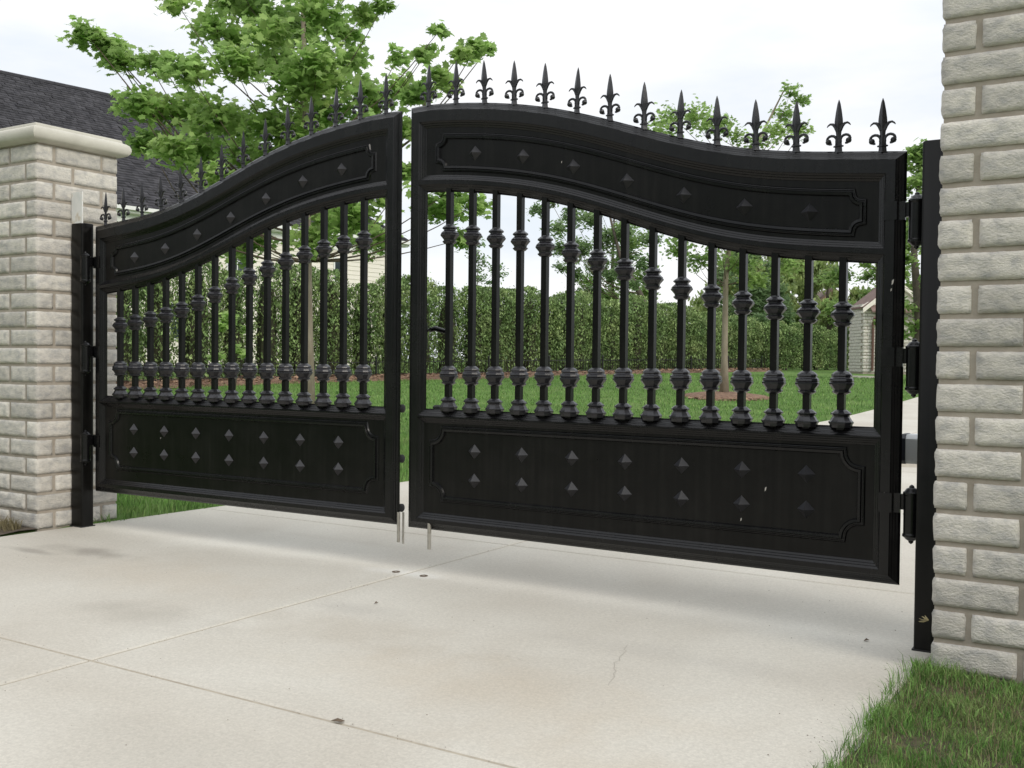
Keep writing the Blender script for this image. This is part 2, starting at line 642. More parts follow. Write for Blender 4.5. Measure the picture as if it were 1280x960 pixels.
for r in range(len(ROWS) - 1):
    y0, y1 = ROWS[r], ROWS[r + 1]
    for s in (0, 1):
        mb = MB()
        ny = 3 if y1 < 1 else 7
        if s == 0:
            drive_patch(mb, lambda y: float(edge_l(y)), lambda y: MID + (y > 6) * (y - 6) * .05, y0, y1, 0.0, -.12, .0065, 4, ny)
        else:
            drive_patch(mb, lambda y: MID + (y > 6) * (y - 6) * .05, lambda y: float(edge_r(y)), y0, y1, 0.0, -.12, .0065, 4, ny)
        mb.build('slab', M['concrete'], drive)
mb = MB()
for y0, y1 in zip(ROWS[:-1], ROWS[1:]):
    for q in range(4):
        a = y0 + (y1 - y0) * q / 4
        b = y0 + (y1 - y0) * (q + 1) / 4
        pts = [(float(edge_l(a)) - .0, a), (float(edge_r(a)), a), (float(edge_r(b)), b), (float(edge_l(b)), b)]
        mb.add([(x, y, gzf(x, y) - .0045) for x, y in pts], [(0, 1, 2, 3)])
mb.build('joint_filler', M['joint'], drive)

# bolt sockets in the slab for the drop bolts
for bx, lab in ((-.003, 'left of the two small dark drop bolt sockets in the concrete'),
                (.175, 'right of the two small dark drop bolt sockets in the concrete')):
    mb = MB()
    mb.lathe([(.021, -.02), (.021, .003), (.014, .004), (.013, -.015)], 16)
    o = mb.build('bolt_socket', M['debris'])
    o.location = (bx, -.016, 0)
    tag(o, lab, 'floor socket', 'drop bolt sockets')

# ------------------------------------------------------------------ stone pillars
COURSE = 0.11571
NC = 21
HS = .1025


def stone_mesh(lx, ly, seed, hz=HS):
    """rock-faced block; grid on a box, faces pushed in and out, edges chipped round"""
    rg = np.random.default_rng(seed)
    nx = max(3, int(lx / .018))
    ny = max(3, int(ly / .018))
    nzz = 6
    idx = {}
    V = []
    Fs = []

    def vid(i, j, k):
        if (i, j, k) not in idx:
            idx[(i, j, k)] = len(V)
            V.append((i / nx, j / ny, k / nzz))
        return idx[(i, j, k)]
    for i in range(nx):
        for j in range(ny):
            Fs.append((vid(i, j, 0), vid(i, j + 1, 0), vid(i + 1, j + 1, 0), vid(i + 1, j, 0)))
            Fs.append((vid(i, j, nzz), vid(i + 1, j, nzz), vid(i + 1, j + 1, nzz), vid(i, j + 1, nzz)))
    for i in range(nx):
        for k in range(nzz):
            Fs.append((vid(i, 0, k), vid(i + 1, 0, k), vid(i + 1, 0, k + 1), vid(i, 0, k + 1)))
            Fs.append((vid(i, ny, k), vid(i, ny, k + 1), vid(i + 1, ny, k + 1), vid(i + 1, ny, k)))
    for j in range(ny):
        for k in range(nzz):
            Fs.append((vid(0, j, k), vid(0, j, k + 1), vid(0, j + 1, k + 1), vid(0, j + 1, k)))
            Fs.append((vid(nx, j, k), vid(nx, j + 1, k), vid(nx, j + 1, k + 1), vid(nx, j, k + 1)))
    V = np.array(V)
    P = (V - .5) * np.array([lx, ly, hz])
    half = np.array([lx, ly, hz]) / 2
    d = half - np.abs(P)                      # distance to each face plane
    # smooth random field
    ph = rg.uniform(0, 6.28, (7, 3))
    fr = rg.uniform(18, 85, (7, 3))
    f = sum(np.sin(P[:, 0] * fr[a, 0] + ph[a, 0]) * np.sin(P[:, 1] * fr[a, 1] + ph[a, 1] + P[:, 2] * fr[a, 2]) for a in range(7)) / 7
    f2 = rg.normal(0, 1, len(P))
    r = .008
    sgn = np.sign(P)
    out_ = P.copy()
    onx = d[:, 0] < 1e-6
    ony = d[:, 1] < 1e-6
    onz_ = d[:, 2] < 1e-6
    amp = .0050 * f + .0012 * f2
    # chipped edges: pull vertices near a second face inward
    for ax, on in ((0, onx), (1, ony)):
        others = [a for a in (0, 1, 2) if a != ax]
        near = np.minimum(d[:, others[0]], d[:, others[1]])
        pull = np.clip(1 - near / r, 0, 1) ** 2 * (.008 + .004 * np.abs(f))
        out_[:, ax] -= sgn[:, ax] * on * (pull * .75 - amp * .7 * (near > .003))
    zz = onz_ * (.0015 + .0035 * np.abs(np.roll(f, 3)) + .002 * rg.random(len(P)))
    out_[:, 2] -= sgn[:, 2] * zz
    me = np_mesh('stone', out_, np.array(Fs), M['stone'], True)
    return me


STONE_POOL = {}


def stone(lx, ly):
    key = (round(lx, 3), round(ly, 3))
    if key not in STONE_POOL:
        STONE_POOL[key] = [stone_mesh(lx, ly, hash(key) % 9999 + s) for s in range(4)]
    return random.choice(STONE_POOL[key])


J = .0125     # joint
PW = .60     # pillar side


def pillar(x0, sx, label, NC=21):
    """x0 = x of the face towards the driveway; sx = direction away from it"""
    root = empty('stone_pillar', (x0, -.30, 0))
    tag(root, label, 'pillar', 'stone gate pillars')
    mb = MB()
    i = .011
    a, b = sorted((sx * i, sx * (PW - i)))
    mb.box(a, b, i, PW - i, -.3, COURSE * NC + .002)
    mb.build('mortar_core', M['mortar'], root)
    for c in range(NC):
        z = COURSE * (c + .5) - .002
        A = (NC - 1 - c) % 2 == 0
        blocks = []      # (s0, s1, t0, t1) s along x away from driveway, t along y
        if A:
            h = .127
            for (t0, t1) in ((0, h), (PW - h, PW)):
                cut = .292 if t0 == 0 else .31
                blocks.append((0, cut, t0, t1))
                blocks.append((cut, PW, t0, t1))
            blocks.append((0, .12, h, PW - h))
            blocks.append((PW - .12, PW, h, PW - h))
        else:
            h = .124
            for (s0, s1) in ((0, h), (PW - h, PW)):
                cut = .262 if s0 == 0 else .33
                blocks.append((s0, s1, 0, cut))
                blocks.append((s0, s1, cut, PW))
            blocks.append((h, PW - h, 0, .12))
            blocks.append((h, PW - h, PW - .12, PW))
        for (s0, s1, t0, t1) in blocks:
            jit = random.uniform(-.003, .003)
            # half a joint taken off every inner side
            e0 = 0 if s0 == 0 else J / 2
            e1 = 0 if abs(s1 - PW) < 1e-6 else J / 2
            f0 = 0 if t0 == 0 else J / 2
            f1 = 0 if abs(t1 - PW) < 1e-6 else J / 2
            if not e0 and not e1 and False:
                pass
            S0, S1, T0, T1 = s0 + e0, s1 - e1, t0 + f0, t1 - f1
            me = stone(S1 - S0, T1 - T0)
            o = inst('stone', me, root, (sx * (S0 + S1) / 2 + random.uniform(-.002, .002), (T0 + T1) / 2 + random.uniform(-.002, .002), z))
            o.rotation_euler = (0, 0, random.choice((0, math.pi)) + random.uniform(-.004, .004))
    # bullnose cap
    zt = COURSE * NC
    prof = [(-.02, 0), (.0, .001), (.022, .004), (.040, .012), (.054, .027), (.060, .046), (.058, .064), (.050, .080), (.036, .091), (.022, .096),
            (.018, .099), (.016, .112), (.012, .116), (-.28, .122)]
    loops = []
    a, b = sorted((0, sx * PW))
    for (o_, z_) in prof:
        loops.append([(a - o_, -o_, zt + z_), (b + o_, -o_, zt + z_), (b + o_, PW + o_, zt + z_), (a - o_, PW + o_, zt + z_)])
    mb = MB()
    mb.loft(loops, True, True, True)
    mb.build('cap_stone', M['cap'], root, angle=40)
    return root


pillar(-2.63, -1, 'complete pale stone pillar under a bullnose cap, at the hinge side of the left gate leaf')
pillar(2.645, 1, 'nearest stone pillar with grass at its foot, cut off by the right edge of the photo', 25)

# ------------------------------------------------------------------ gate leaves
LW = 2.448
DM = .031                 # mid depth of the leaf
PC = [-0.028201, 0.220892, -0.623689, 0.705348, -0.201097, -0.001349, 0.097232, 1.931791]
OFF = .004


def topc(wv):
    return float(np.polyval(PC, wv))


def slope(wv):
    return (topc(wv + .01) - topc(wv - .01)) / .02


def nrm(wv):
    return math.sqrt(1 + slope(wv) ** 2)


ZB = .228
PROF = [(0, 0), (.0025, .0035), (.0095, .0075), (.0115, .0105), (.0190, .0150), (.0210, .0185), (.0290, .0230), (.0310, .0260), (.037, .031)]
ST = .110                # stile width at mid plane
NS = 48


def leaf(side):
    """side=+1: right leaf (local x = -w);  -1: left leaf (local x = +w)"""
    sg = -1 if side > 0 else 1
    if side > 0:
        root = empty('gate_leaf', (2.468 + .003, 0, 0), -.0081)
        tag(root, 'right black wrought iron gate leaf, the nearer and larger looking one with visible hinges', 'gate', 'driveway gate leaves')
    else:
        root = empty('gate_leaf', (-2.468 - .032, 0, 0), .0179)
        tag(root, 'left black wrought iron gate leaf, the farther one hung beside the capped pillar', 'gate', 'driveway gate leaves')
    flip = side < 0

    def P(w_, y, z):
        return (sg * w_, y, z)

    def loop(w0, w1, ft, fb, y):
        """closed loop w0..w1 between curve ft (top) and fb (bottom)"""
        ws = np.linspace(w0, w1, NS)
        return [P(a, y, ft(a)) for a in ws] + [P(a, y, fb(a)) for a in ws[::-1]]

    def curve(v, o):            # vertical drop v, normal offset o downward
        return lambda a: topc(min(max(a, 0.0), LW)) - v - o * nrm(min(max(a, 0.02), LW - .02))

    def flat(z):
        return lambda a: z

    T = .037
    # opening definitions at mid plane: (w0, w1, top(o), bottom(o))  o = how far the loop is moved OUT of the opening
    zones = {
        'upper': (ST, LW - ST, lambda o: curve(0, .128 - o), lambda o: curve(.352, o)),
        'open': (ST, LW - ST, lambda o: curve(.445, -o), lambda o: flat(.848 - o)),
        'lower': (ST, LW - ST, lambda o: flat(.768 + o), lambda o: flat(.322 - o)),
    }
    mb = MB()
    for ys in (1, -1):                 # front and back half
        def Y(d):
            return DM - ys * (DM - d)
        parts = MB()
        # outer bevel
        loops = [loop(T - o, LW - T + o, curve(0, T - o), flat(ZB + T - o), Y(d)) for (o, d) in PROF]
        parts.loft(loops)
        for nm, (a, b, ft, fb) in zones.items():
            loops = [loop(a - T + o, b + T - o, ft(T - o), fb(T - o), Y(d)) for (o, d) in PROF]
            q = MB()
            q.loft(loops)
            parts.add(q.v, [f[::-1] for f in q.f])
        # flat face strips
        def strip(w0, w1, ft, fb):
            ws = np.linspace(w0, w1, NS)
            parts.strip([P(a, Y(0), ft(a)) for a in ws], [P(a, Y(0), fb(a)) for a in ws])
        o_t = curve(0, T)
        o_b = flat(ZB + T)
        a, b = ST - T, LW - ST + T
        strip(T, a, o_t, o_b)
        strip(b, LW - T, o_t, o_b)
        strip(a, b, o_t, curve(0, .128 - T))
        strip(a, b, curve(.352, T), curve(.445, -T))
        strip(a, b, flat(.848 - T), flat(.768 + T))
        strip(a, b, flat(.322 - T), o_b)
        fl = (ys < 0)
        mb.add(parts.v, [f[::-1] for f in parts.f] if fl else parts.f)
    o = mb.build('frame', M['paint'], root, flip=flip, angle=25)
    # make winding outward
    me = o.data
    import bmesh
    bm = bmesh.new()
    bm.from_mesh(me)
    bmesh.ops.remove_doubles(bm, verts=bm.verts, dist=.0002)
    bmesh.ops.recalc_face_normals(bm, faces=bm.faces)
    bm.to_mesh(me)
    bm.free()
    me.set_sharp_from_angle(angle=math.radians(25))

    # sheet panels inside the upper and lower zones
    def sheet(name, w0, w1, ft, fb, y0, y1):
        q = MB()
        A = loop(w0, w1, ft, fb, y0)
        B = loop(w0, w1, ft, fb, y1)
        ws = np.linspace(w0, w1, NS)
        q.strip([P(a, y0, ft(a)) for a in ws], [P(a, y0, fb(a)) for a in ws])
        q.strip([P(a, y1, fb(a)) for a in ws], [P(a, y1, ft(a)) for a in ws])
        return q.build(name, M['shaded_paint'], root, flip=flip)
    sheet('upper_panel', ST - .01, LW - ST + .01, curve(0, .118), curve(.352, .01), DM - .006, DM + .006)
    sheet('lower_panel', ST - .01, LW - ST + .01, flat(.778), flat(.312), DM - .006, DM + .006)

    # raised moulding outlining each panel, both faces
    def moulding(name, path, y, n=1):
        """path of (w, z) closed; ridge profile"""
        q = MB()
        pf = [(-.010, 0), (-.0055, .011), (.0050, .012), (.0090, .0035), (.0125, .0035), (.0150, .0065), (.0180, .0060), (.0225, 0)]
        N_ = len(path)
        loops = []
        for i in range(N_):
            p0 = Vector(path[i - 1])
            p1 = Vector(path[i])
            p2 = Vector(path[(i + 1) % N_])
            d1 = (p1 - p0).normalized()
            d2 = (p2 - p1).normalized()
            t = (d1 + d2)
            if t.length < 1e-4:
                t = d1
            t.normalize()
            nn = Vector((-t.y, t.x))
            k = 1 / max(.6, nn.dot(Vector((-d1.y, d1.x))))
            loops.append([P(p1.x + nn.x * s * k, y - n * h, p1.y + nn.y * s * k) for (s, h) in pf])
        q.loft(loops, closed=False, ring=True)
        ob = q.build(name, M['paint'], root, angle=30)
        bm = bmesh.new()
        bm.from_mesh(ob.data)
        bmesh.ops.recalc_face_normals(bm, faces=bm.faces)
        bm.to_mesh(ob.data)
        bm.free()

    w0, w1 = .158, LW - .158

    def notched(w0, w1, zt, zb, r, sh, seg=6):
        """clockwise path with concave corners; zt/zb functions of w"""
        pts = []
        for k in range(25):
            a = w0 + r + sh + (w1 - w0 - 2 * (r + sh)) * k / 24
            pts.append((a, zt(a)))

        def corner(cx, cz, a0, a1):
            for k in range(seg + 1):
                t = math.radians(a0 + (a1 - a0) * k / seg)
                pts.append((cx + r * math.cos(t), cz + r * math.sin(t)))
        corner(w1 - sh * 0, zt(w1 - r) + 0, 180, 270)
        pts.append((w1, zt(w1 - r) - r - sh))
        pts.append((w1, zb(w1 - r) + r + sh))
        corner(w1, zb(w1 - r), 90, 180)
        for k in range(25):
            a = w1 - r - sh - (w1 - w0 - 2 * (r + sh)) * k / 24
            pts.append((a, zb(a)))
        corner(w0, zb(w0 + r), 0, 90)
        pts.append((w0, zb(w0 + r) + r + sh))
        pts.append((w0, zt(w0 + r) - r - sh))
        corner(w0, zt(w0 + r), 270, 360)
        return pts

    for ys in (1, -1):
        yy = DM - ys * .006
        moulding('panel_moulding', notched(w0, w1, lambda a: .742, lambda a: .398, .072, .012), yy, ys)
        moulding('panel_moulding', notched(.170, LW - .185, lambda a: topc(a) - .172 - .005 * 0, lambda a: topc(a) - .322, .042, .010, 4), yy, ys)

    # pyramid studs
    for me_, cells in ((STUD, [(.373 + .2765 * k, z) for k in range(7) for z in (.643, .497)] +
                        [(.378 + .2775 * k, topc(.378 + .2775 * k) - (.250 if k < 3 or k > 4 else .258)) for k in range(7)]),):
        for (a, z) in cells:
            ob = inst('stud', me_, root, P(a, DM - .006, z))
            ob.rotation_euler = (0, random.uniform(-.03, .03), 0)

    # balusters with their collars
    for k in range(15):
        a = .238 + .1400 * k
        zt = topc(a) - .445 + .03
        q = MB()
        h = .0145
        z0 = .82
        q.box(-h, h, -h, h, 0, zt - z0)
        ob = q.build('baluster', M['shaded_paint'], root)
        ob.location = P(a, DM, z0)
        zc = topc(a) - .445 - .213
        for me_, z in ((KNOB_TOP, zc), (KNOB_LOW, 1.018), (KNOB_BASE, .848)):
            inst('collar', me_, ob, (0, 0, z - z0 + random.uniform(-.002, .002)), random.uniform(-.06, .06))

    # fleur-de-lis finials
    for k in range(14):
        a = .094 + .1727 * k
        ob = inst('finial', FINIAL, root, P(a, DM, topc(a) - .006))
        ob.rotation_euler = (random.uniform(-.02, .02), random.uniform(-.02, .02), random.uniform(-.08, .08))

    # hinges
    for (zb_, zt_) in ((1.546, 1.770), (.969, 1.200), (.395, .628)):
        H = zt_ - zb_
        hx, hy = (-.040, .03) if side > 0 else (-.018, -.034)
        q = MB()
        q.lathe([(.002, 0), (.009, .006), (.010, .012), (.020, .018), (.027, .026), (.033, .030), (.033, .038), (.030, .042), (.030, H / 2 - .002),
                 (.031, H / 2 - .002), (.031, H / 2 + .002), (.030, H / 2 + .002), (.030, H - .042), (.033, H - .038), (.033, H - .030),
                 (.027, H - .026), (.020, H - .016), (.010, H - .011), (.009, H - .005), (.002, H)], 20)
        ob = q.build('hinge', M['paint'], root, angle=35)
        ob.location = P(hx, hy, zb_)
        q = MB()
        zc = H * .5 + .005
        # strap wrapped on the stile
        s0, s1 = (.0, .075)
        pts = [(s0, -.006), (s0 + .055, -.006), (s0 + .075, .012)]
        a0 = P(s0 - hx, 0, 0)[0]
        a1 = P(s1 - hx, 0, 0)[0]
        lo, hi = zc, H - .035
        x0_, x1_ = sorted((P(.028 - hx, 0, 0)[0], P(.078 - hx, 0, 0)[0]))
        q.box(x0_, x1_, -.004 - hy, .002 - hy, lo, hi)
        x0_, x1_ = sorted((P(.0 - hx, 0, 0)[0], P(.034 - hx, 0, 0)[0]))
        q.box(x0_, x1_, .012 - hy, .03 - hy, lo, hi)
        x0_, x1_ = sorted((0, P(.012 - hx, 0, 0)[0]))
        q.box(x0_, x1_, min(.004, .022 - hy), max(.012, .034 - hy), lo + .012, hi - .004)
        q.build('hinge_strap', M['paint'], ob)
        q = MB()
        x0_, x1_ = sorted((0, P(-.055, 0, 0)[0]))
        q.box(x0_, x1_, -.008, .008, .045, H / 2 - .01)
        q.build('hinge_lug', M['paint'], ob)

    # drop bolt
    q = MB()
    wb = 2.474 if side < 0 else 2.290
    if side < 0:
        q.tube([(P(2.468 - .003, 0, 0)[0], .0, .143), (P(2.468 - .003, 0, 0)[0], .0, .30)], .0085, 10)
        q.tube([(P(2.468 + .018, 0, 0)[0], .012, .135), (P(2.468 + .018, 0, 0)[0], .012, .30)], .006, 10)
    else:
        q.tube([(P(2.296, 0, 0)[0], .010, .130), (P(2.296, 0, 0)[0], .010, .27)], .010, 12)
    q.build('drop_bolt', M['steel'], root, angle=40)
    if side < 0:
        for z in (.84, .575, .315):
            q = MB()
            q.lathe([(.020, -.02), (.022, .002), (.022, .007), (.016, .012), (.006, .014)], 14)
            ob = q.build('rubber_stop', M['rubber'], root, angle=40)
            ob.location = (LW - .006, .052, z)
            ob.rotation_euler = (0, math.radians(90), 0)
    else:
        # latch box and lever handle on the back of the meeting stile
        q = MB()
        q.box(-2.44, -2.385, .062, .10, 1.15, 1.29)
        q.build('lock_box', M['paint'], root)
        q = MB()
        q.tube([(-2.405, .10, 1.255), (-2.405, .150, 1.255), (-2.38, .160, 1.262), (-2.275, .162, 1.236)], [.013, .013, .014, .011], 10)
        q.build('lever_handle', M['paint'], root, angle=50)
        q = MB()
        q.lathe([(.02, 0), (.024, .004), (.024, .012), (.015, .02)], 12)
        ob = q.build('rubber_stop', M['rubber'], root, angle=40)
        ob.location = (-2.300, .075, .845)
        ob.rotation_euler = (math.radians(0), math.radians(0), 0)
    # paint chips
    chips = [(.545, .568, .010), (.65, .43, .008), (.04, 1.42, .012), (.045, 1.39, .007), (1.55, 2.032, .006), (.06, .585, .01)] if side > 0 else \
        [(.62, .60, .006)]
    for (a, z, s) in chips:
        q = MB()
        y = DM - .0075 if (z < .78 and a > .15) or z > 1.95 else -.0012
        c = P(a, y, z)
        q.add([(c[0] - s * .3, y, z - s), (c[0] + s * .25, y, z - s * .4), (c[0] + s * .45, y, z + s), (c[0] - s * .2, y, z + s * .5)], [(0, 1, 2, 3)])
        q.build('paint_chip', M['chip'], root)
    return root


# shared castings
q = MB()
s, h = .037, .033
q.add([(-s, 0, 0), (0, 0, -s), (s, 0, 0), (0, 0, s), (0, -h, 0), (-s - .003, .004, 0), (0, .004, -s - .003), (s + .003, .004, 0), (0, .004, s + .003)],
      [(0, 1, 4), (1, 2, 4), (2, 3, 4), (3, 0, 4), (5, 6, 1, 0), (6, 7, 2, 1), (7, 8, 3, 2), (8, 5, 0, 3)])
STUD = q.mesh('stud', M['lit_paint'])


def knob(prof, seg=10, zs=.8, rs=1.07):
    prof = [(r_ * rs if r_ > .024 else r_, z_ * zs) for r_, z_ in prof]
    q_ = MB()
    q_.lathe(prof, seg, rot=math.pi / seg)
    return q_.mesh('collar', M['cast'], angle=20)


KNOB_TOP = knob([(.020, -.062), (.026, -.058), (.034, -.048), (.036, -.044), (.029, -.038), (.030, -.030), (.040, -.014), (.0455, -.006), (.0455, .001),
                 (.041, .004), (.043, .008), (.036, .017), (.028, .026), (.028, .031), (.036, .038), (.036, .043), (.028, .052), (.022, .058), (.019, .064)])
KNOB_LOW = knob([(.020, -.052), (.024, -.050), (.034, -.042), (.035, -.037), (.030, -.032), (.033, -.024), (.043, -.010), (.046, -.004), (.046, .003),
                 (.042, .007), (.045, .012), (.043, .022), (.038, .026), (.036, .030), (.039, .036), (.037, .042), (.028, .052), (.021, .058)], zs=.88)
KNOB_BASE = knob([(.040, -.012), (.042, .004), (.046, .012), (.046, .018), (.040, .026), (.036, .036), (.031, .046), (.032, .052), (.038, .058), (.038, .063),
                  (.030, .072), (.024, .080), (.019, .083)], zs=.76)


def finial_mesh():
    q_ = MB()
    q_.lathe([(.018, 0), (.016, .006), (.0145, .022), (.021, .0235), (.021, .029), (.0145, .031), (.0125, .05), (.0105, .07), (.0125, .09), (.0165, .112),
              (.0175, .122), (.0165, .135), (.0125, .165), (.0065, .198), (.001, .214)], 4, rot=0)
    # squash front to back a little
    q_.v = [(x, y * .72, z) for (x, y, z) in q_.v]
    for s_ in (-1, 1):
        pts = []
        for t in np.linspace(0, 1, 12):
            ang = math.radians(200 - 300 * t)
            rr = .022 * (1 - .35 * t)
            pts.append((s_ * (.030 + rr * math.cos(ang) * 1.05), 0, .052 + rr * math.sin(ang)))
        q_.tube([(s_ * .006, 0, .040)] + pts, [.006] + list(np.linspace(.0062, .0048, 12)), 6)
        # scroll ball end
        bx, bz = s_ * .041, .047
        lo = []
        for a in np.linspace(-1.2, 1.2, 5):
            lo.append((.0125 * math.cos(a), .0125 * math.sin(a)))
        ring = [[(bx + r * math.cos(2 * math.pi * j / 8), y, bz + r * math.sin(2 * math.pi * j / 8)) for j in range(8)] for (r, y) in lo]
        q_.loft(ring, True, True, True)
        pts = [(s_ * .006, 0, .088), (s_ * .014, 0, .106), (s_ * .024, 0, .117), (s_ * .035, 0, .119), (s_ * .044, 0, .113), (s_ * .048, 0, .107)]
        q_.tube(pts, [.007, .007, .0058, .0045, .0032, .0015], 6)
    return q_.mesh('finial', M['cast'], angle=35)


FINIAL = finial_mesh()
leaf(1)
leaf(-1)

# ------------------------------------------------------------------ gate posts
for side in (1, -1):
    root = empty('gate_post', (2.593 if side > 0 else -2.5725, 0 if side > 0 else -.015, 0))
    tag(root, 'black square hinge post against the inner face of the nearest pillar' if side > 0 else
        'black square hinge post on the far left pillar with a bare white plate above it', 'post', 'gate hinge posts')
    hw = .052 if side > 0 else .0555
    hd = .05 if side > 0 else .045
    q = MB()
    r = .012
    pts = []
    for (cx, cy, a0) in ((hw - r, hd - r, 0), (-hw + r, hd - r, 90), (-hw + r, -hd + r, 180), (hw - r, -hd + r, 270)):
        for k in range(5):
            t = math.radians(a0 + 22.5 * k)
            pts.append((cx + r * math.cos(t), cy + r * math.sin(t)))
    q.loft([[(x, y, -.02) for x, y in pts], [(x, y, 1.945) for x, y in pts], [(x * .93, y * .93, 1.950) for x, y in pts]], True, True, True)
    q.build('tube', M['shaded_paint'], root, angle=35)
    q = MB()
    hw2, hd2 = hw + .006, hd + .006
    q.box(-hw2 + .002, hw2, -hd2, hd2, .0, .006)
    q.build('base_flange', M['rubber'], root)
    if side < 0:
        q = MB()
        q.box(-.052, .055, -.0435, -.036, 1.946, 2.146)
        q.build('bare_plate', M['white_plate'], root)

# ------------------------------------------------------------------ swing gate opener behind the right leaf
op = empty('gate_opener', (2.405, .40, .74))
tag(op, 'grey swing gate opener arm behind the right leaf beside the hinge post', 'gate opener')
q = MB()
pts = [(-.045, -.06), (.045, -.06), (.058, -.045), (.058, .045), (.04, .062), (-.04, .062), (-.058, .045), (-.058, -.045)]
q.loft([[(.0, y * .92, z * .92) for y, z in pts], [(.01, y, z) for y, z in pts], [(.62, y, z) for y, z in pts], [(.63, y * .9, z * .9) for y, z in pts]],
       True, True, True)
q.build('housing', M['grey_plastic'], op, angle=40)
q = MB()
q.loft([[(-.004, y * .95, z * .95) for y, z in pts], [(.000, y * 1.03, z * 1.03) for y, z in pts], [(.018, y * 1.03, z * 1.03) for y, z in pts]], True, True, True)
q.build('end_cap', M['dark_plastic'], op, angle=40)
q = MB()
q.tube([(-.02, 0, 0), (-.45, -.14, 0)], .02, 12)
q.build('ram_rod', M['steel'], op, angle=40)
q = MB()
q.box(-.50, -.40, -.34, -.12, -.03, .03)
q.build('gate_bracket', M['paint'], op)
q = MB()
q.box(.60, .74, -.10, .06, -.05, .05)
q.build('pillar_bracket', M['paint'], op)


# ------------------------------------------------------------------ grass blades
def blades(name, X, Y_, H, Wd, material, parent=None, lean=.5, seed=3, dz=0.0):
    rg = np.random.default_rng(seed)
    n = len(X)
    Z = gz(X, Y_) + dz
    az = rg.uniform(0, 2 * np.pi, n)
    la = rg.uniform(0, 2 * np.pi, n)
    lm = H * rg.uniform(.05, lean, n)
    dx, dy = np.cos(az) * Wd / 2, np.sin(az) * Wd / 2
    lx, ly = np.cos(la) * lm, np.sin(la) * lm
    V = np.empty((n, 5, 3))
    V[:, 0] = np.stack([X - dx, Y_ - dy, Z], -1)
    V[:, 1] = np.stack([X + dx, Y_ + dy, Z], -1)
    V[:, 2] = np.stack([X - dx * .7 + lx * .35, Y_ - dy * .7 + ly * .35, Z + H * .6], -1)
    V[:, 3] = np.stack([X + dx * .7 + lx * .35, Y_ + dy * .7 + ly * .35, Z + H * .6], -1)
    V[:, 4] = np.stack([X + lx, Y_ + ly, Z + H * np.sqrt(np.clip(1 - (lm / H) ** 2 * .5, .2, 1))], -1)
    b = (np.arange(n) * 5)[:, None]
    f = np.concatenate([b + np.array([0, 1, 3]), b + np.array([0, 3, 2]), b + np.array([2, 3, 4])])
    return inst(name, np_mesh(name, V.reshape(-1, 3), f, material), parent)


def clumpy(n, x0, x1, y0, y1, rg, k=5.0):
    X = rg.uniform(x0, x1, n * 3)
    Yy = rg.uniform(y0, y1, n * 3)
    d = .5 + .25 * (np.sin(X * 9 + 1.3 * np.sin(Yy * 7)) + np.sin(Yy * 11 + 2 * np.sin(X * 6)))
    keep = rg.random(n * 3) < (.35 + .65 * d)
    return X[keep][:n], Yy[keep][:n]


def leaf_cloud_grit(gx, gy, rg):
    n = len(gx)
    s_ = rg.uniform(.0008, .0024, n)
    base = np.stack([gx, gy, gz(gx, gy) + .001], -1)
    V = np.empty((n, 5, 3))
    a = rg.uniform(0, 6.28, n)
    for k in range(4):
        t = a + k * 1.571
        V[:, k] = base + np.stack([np.cos(t) * s_ * (1.5 if k % 2 else .8), np.sin(t) * s_, np.zeros(n)], -1)
    V[:, 4] = base + np.stack([np.zeros(n), np.zeros(n), s_ * .9], -1)
    b = (np.arange(n) * 5)[:, None]
    f = np.concatenate([b + np.array([k, (k + 1) % 4, 4]) for k in range(4)])
    return inst('grit', np_mesh('grit', V.reshape(-1, 3), f, M['debris']))


# front right tuft area at the foot of the nearest pillar
X, Yy = clumpy(76000, 2.50, 4.2, -2.3, -.26, rng)
keep = (X > 2.615 + .025 * np.sin(Yy * 9) - .03 * rng.random(len(X)) + .0) & ~((X > 2.64) & (Yy > -.33))
X, Yy = X[keep], Yy[keep]
near_p = np.exp(-((Yy + .36) / .10) ** 2) * .5
hh = rng.uniform(.014, .056, len(X)) * (1 + near_p) * (.75 + .35 * np.sin(X * 13 + Yy * 5) * np.sin(Yy * 17 - X * 4))
o = blades('grass', X, Yy, hh, .0016 + .0040 * rng.random(len(X)) ** 2.2, M['blade'], None, .95, 5)
tag(o, 'uneven green grass growing beside the driveway at the foot of the nearest pillar', 'grass', kind='stuff')
q = MB()
rows = [[(2.615 + .8 * i / 8 + (.012 * math.sin(j * 2.1) if i == 0 else 0), -2.4 + 2.1 * j / 16, .002 + .004 * (i > 0)) for i in range(9)] for j in range(17)]
for j in range(16):
    q.strip(rows[j + 1], rows[j])
o = q.build('thatch', M['thatch'])
tag(o, kind='structure')
# wisps leaning out over the concrete, and dry stalks
Yw = rng.uniform(-1.6, -.35, 520)
Xw = 2.60 + rng.uniform(-.03, .06, 520)
blades('grass', Xw, Yw, rng.uniform(.03, .09, 520), rng.uniform(.0015, .003, 520), M['blade'], None, 1.0, 6)
tag(bpy.context.scene.objects[-1] if False else COL.objects[-1], 'loose grass wisps leaning over the right driveway edge', 'grass', kind='stuff')
X, Yy = clumpy(10000, 2.62, 4.2, -2.3, -.34, rng)
o = blades('dry_grass', X, Yy, rng.uniform(.02, .075, len(X)), rng.uniform(.0015, .003, len(X)), M['dry_blade'], None, 1.0, 7)
tag(o, 'straw coloured dead blades scattered through the grass by the nearest pillar', 'grass', kind='stuff')
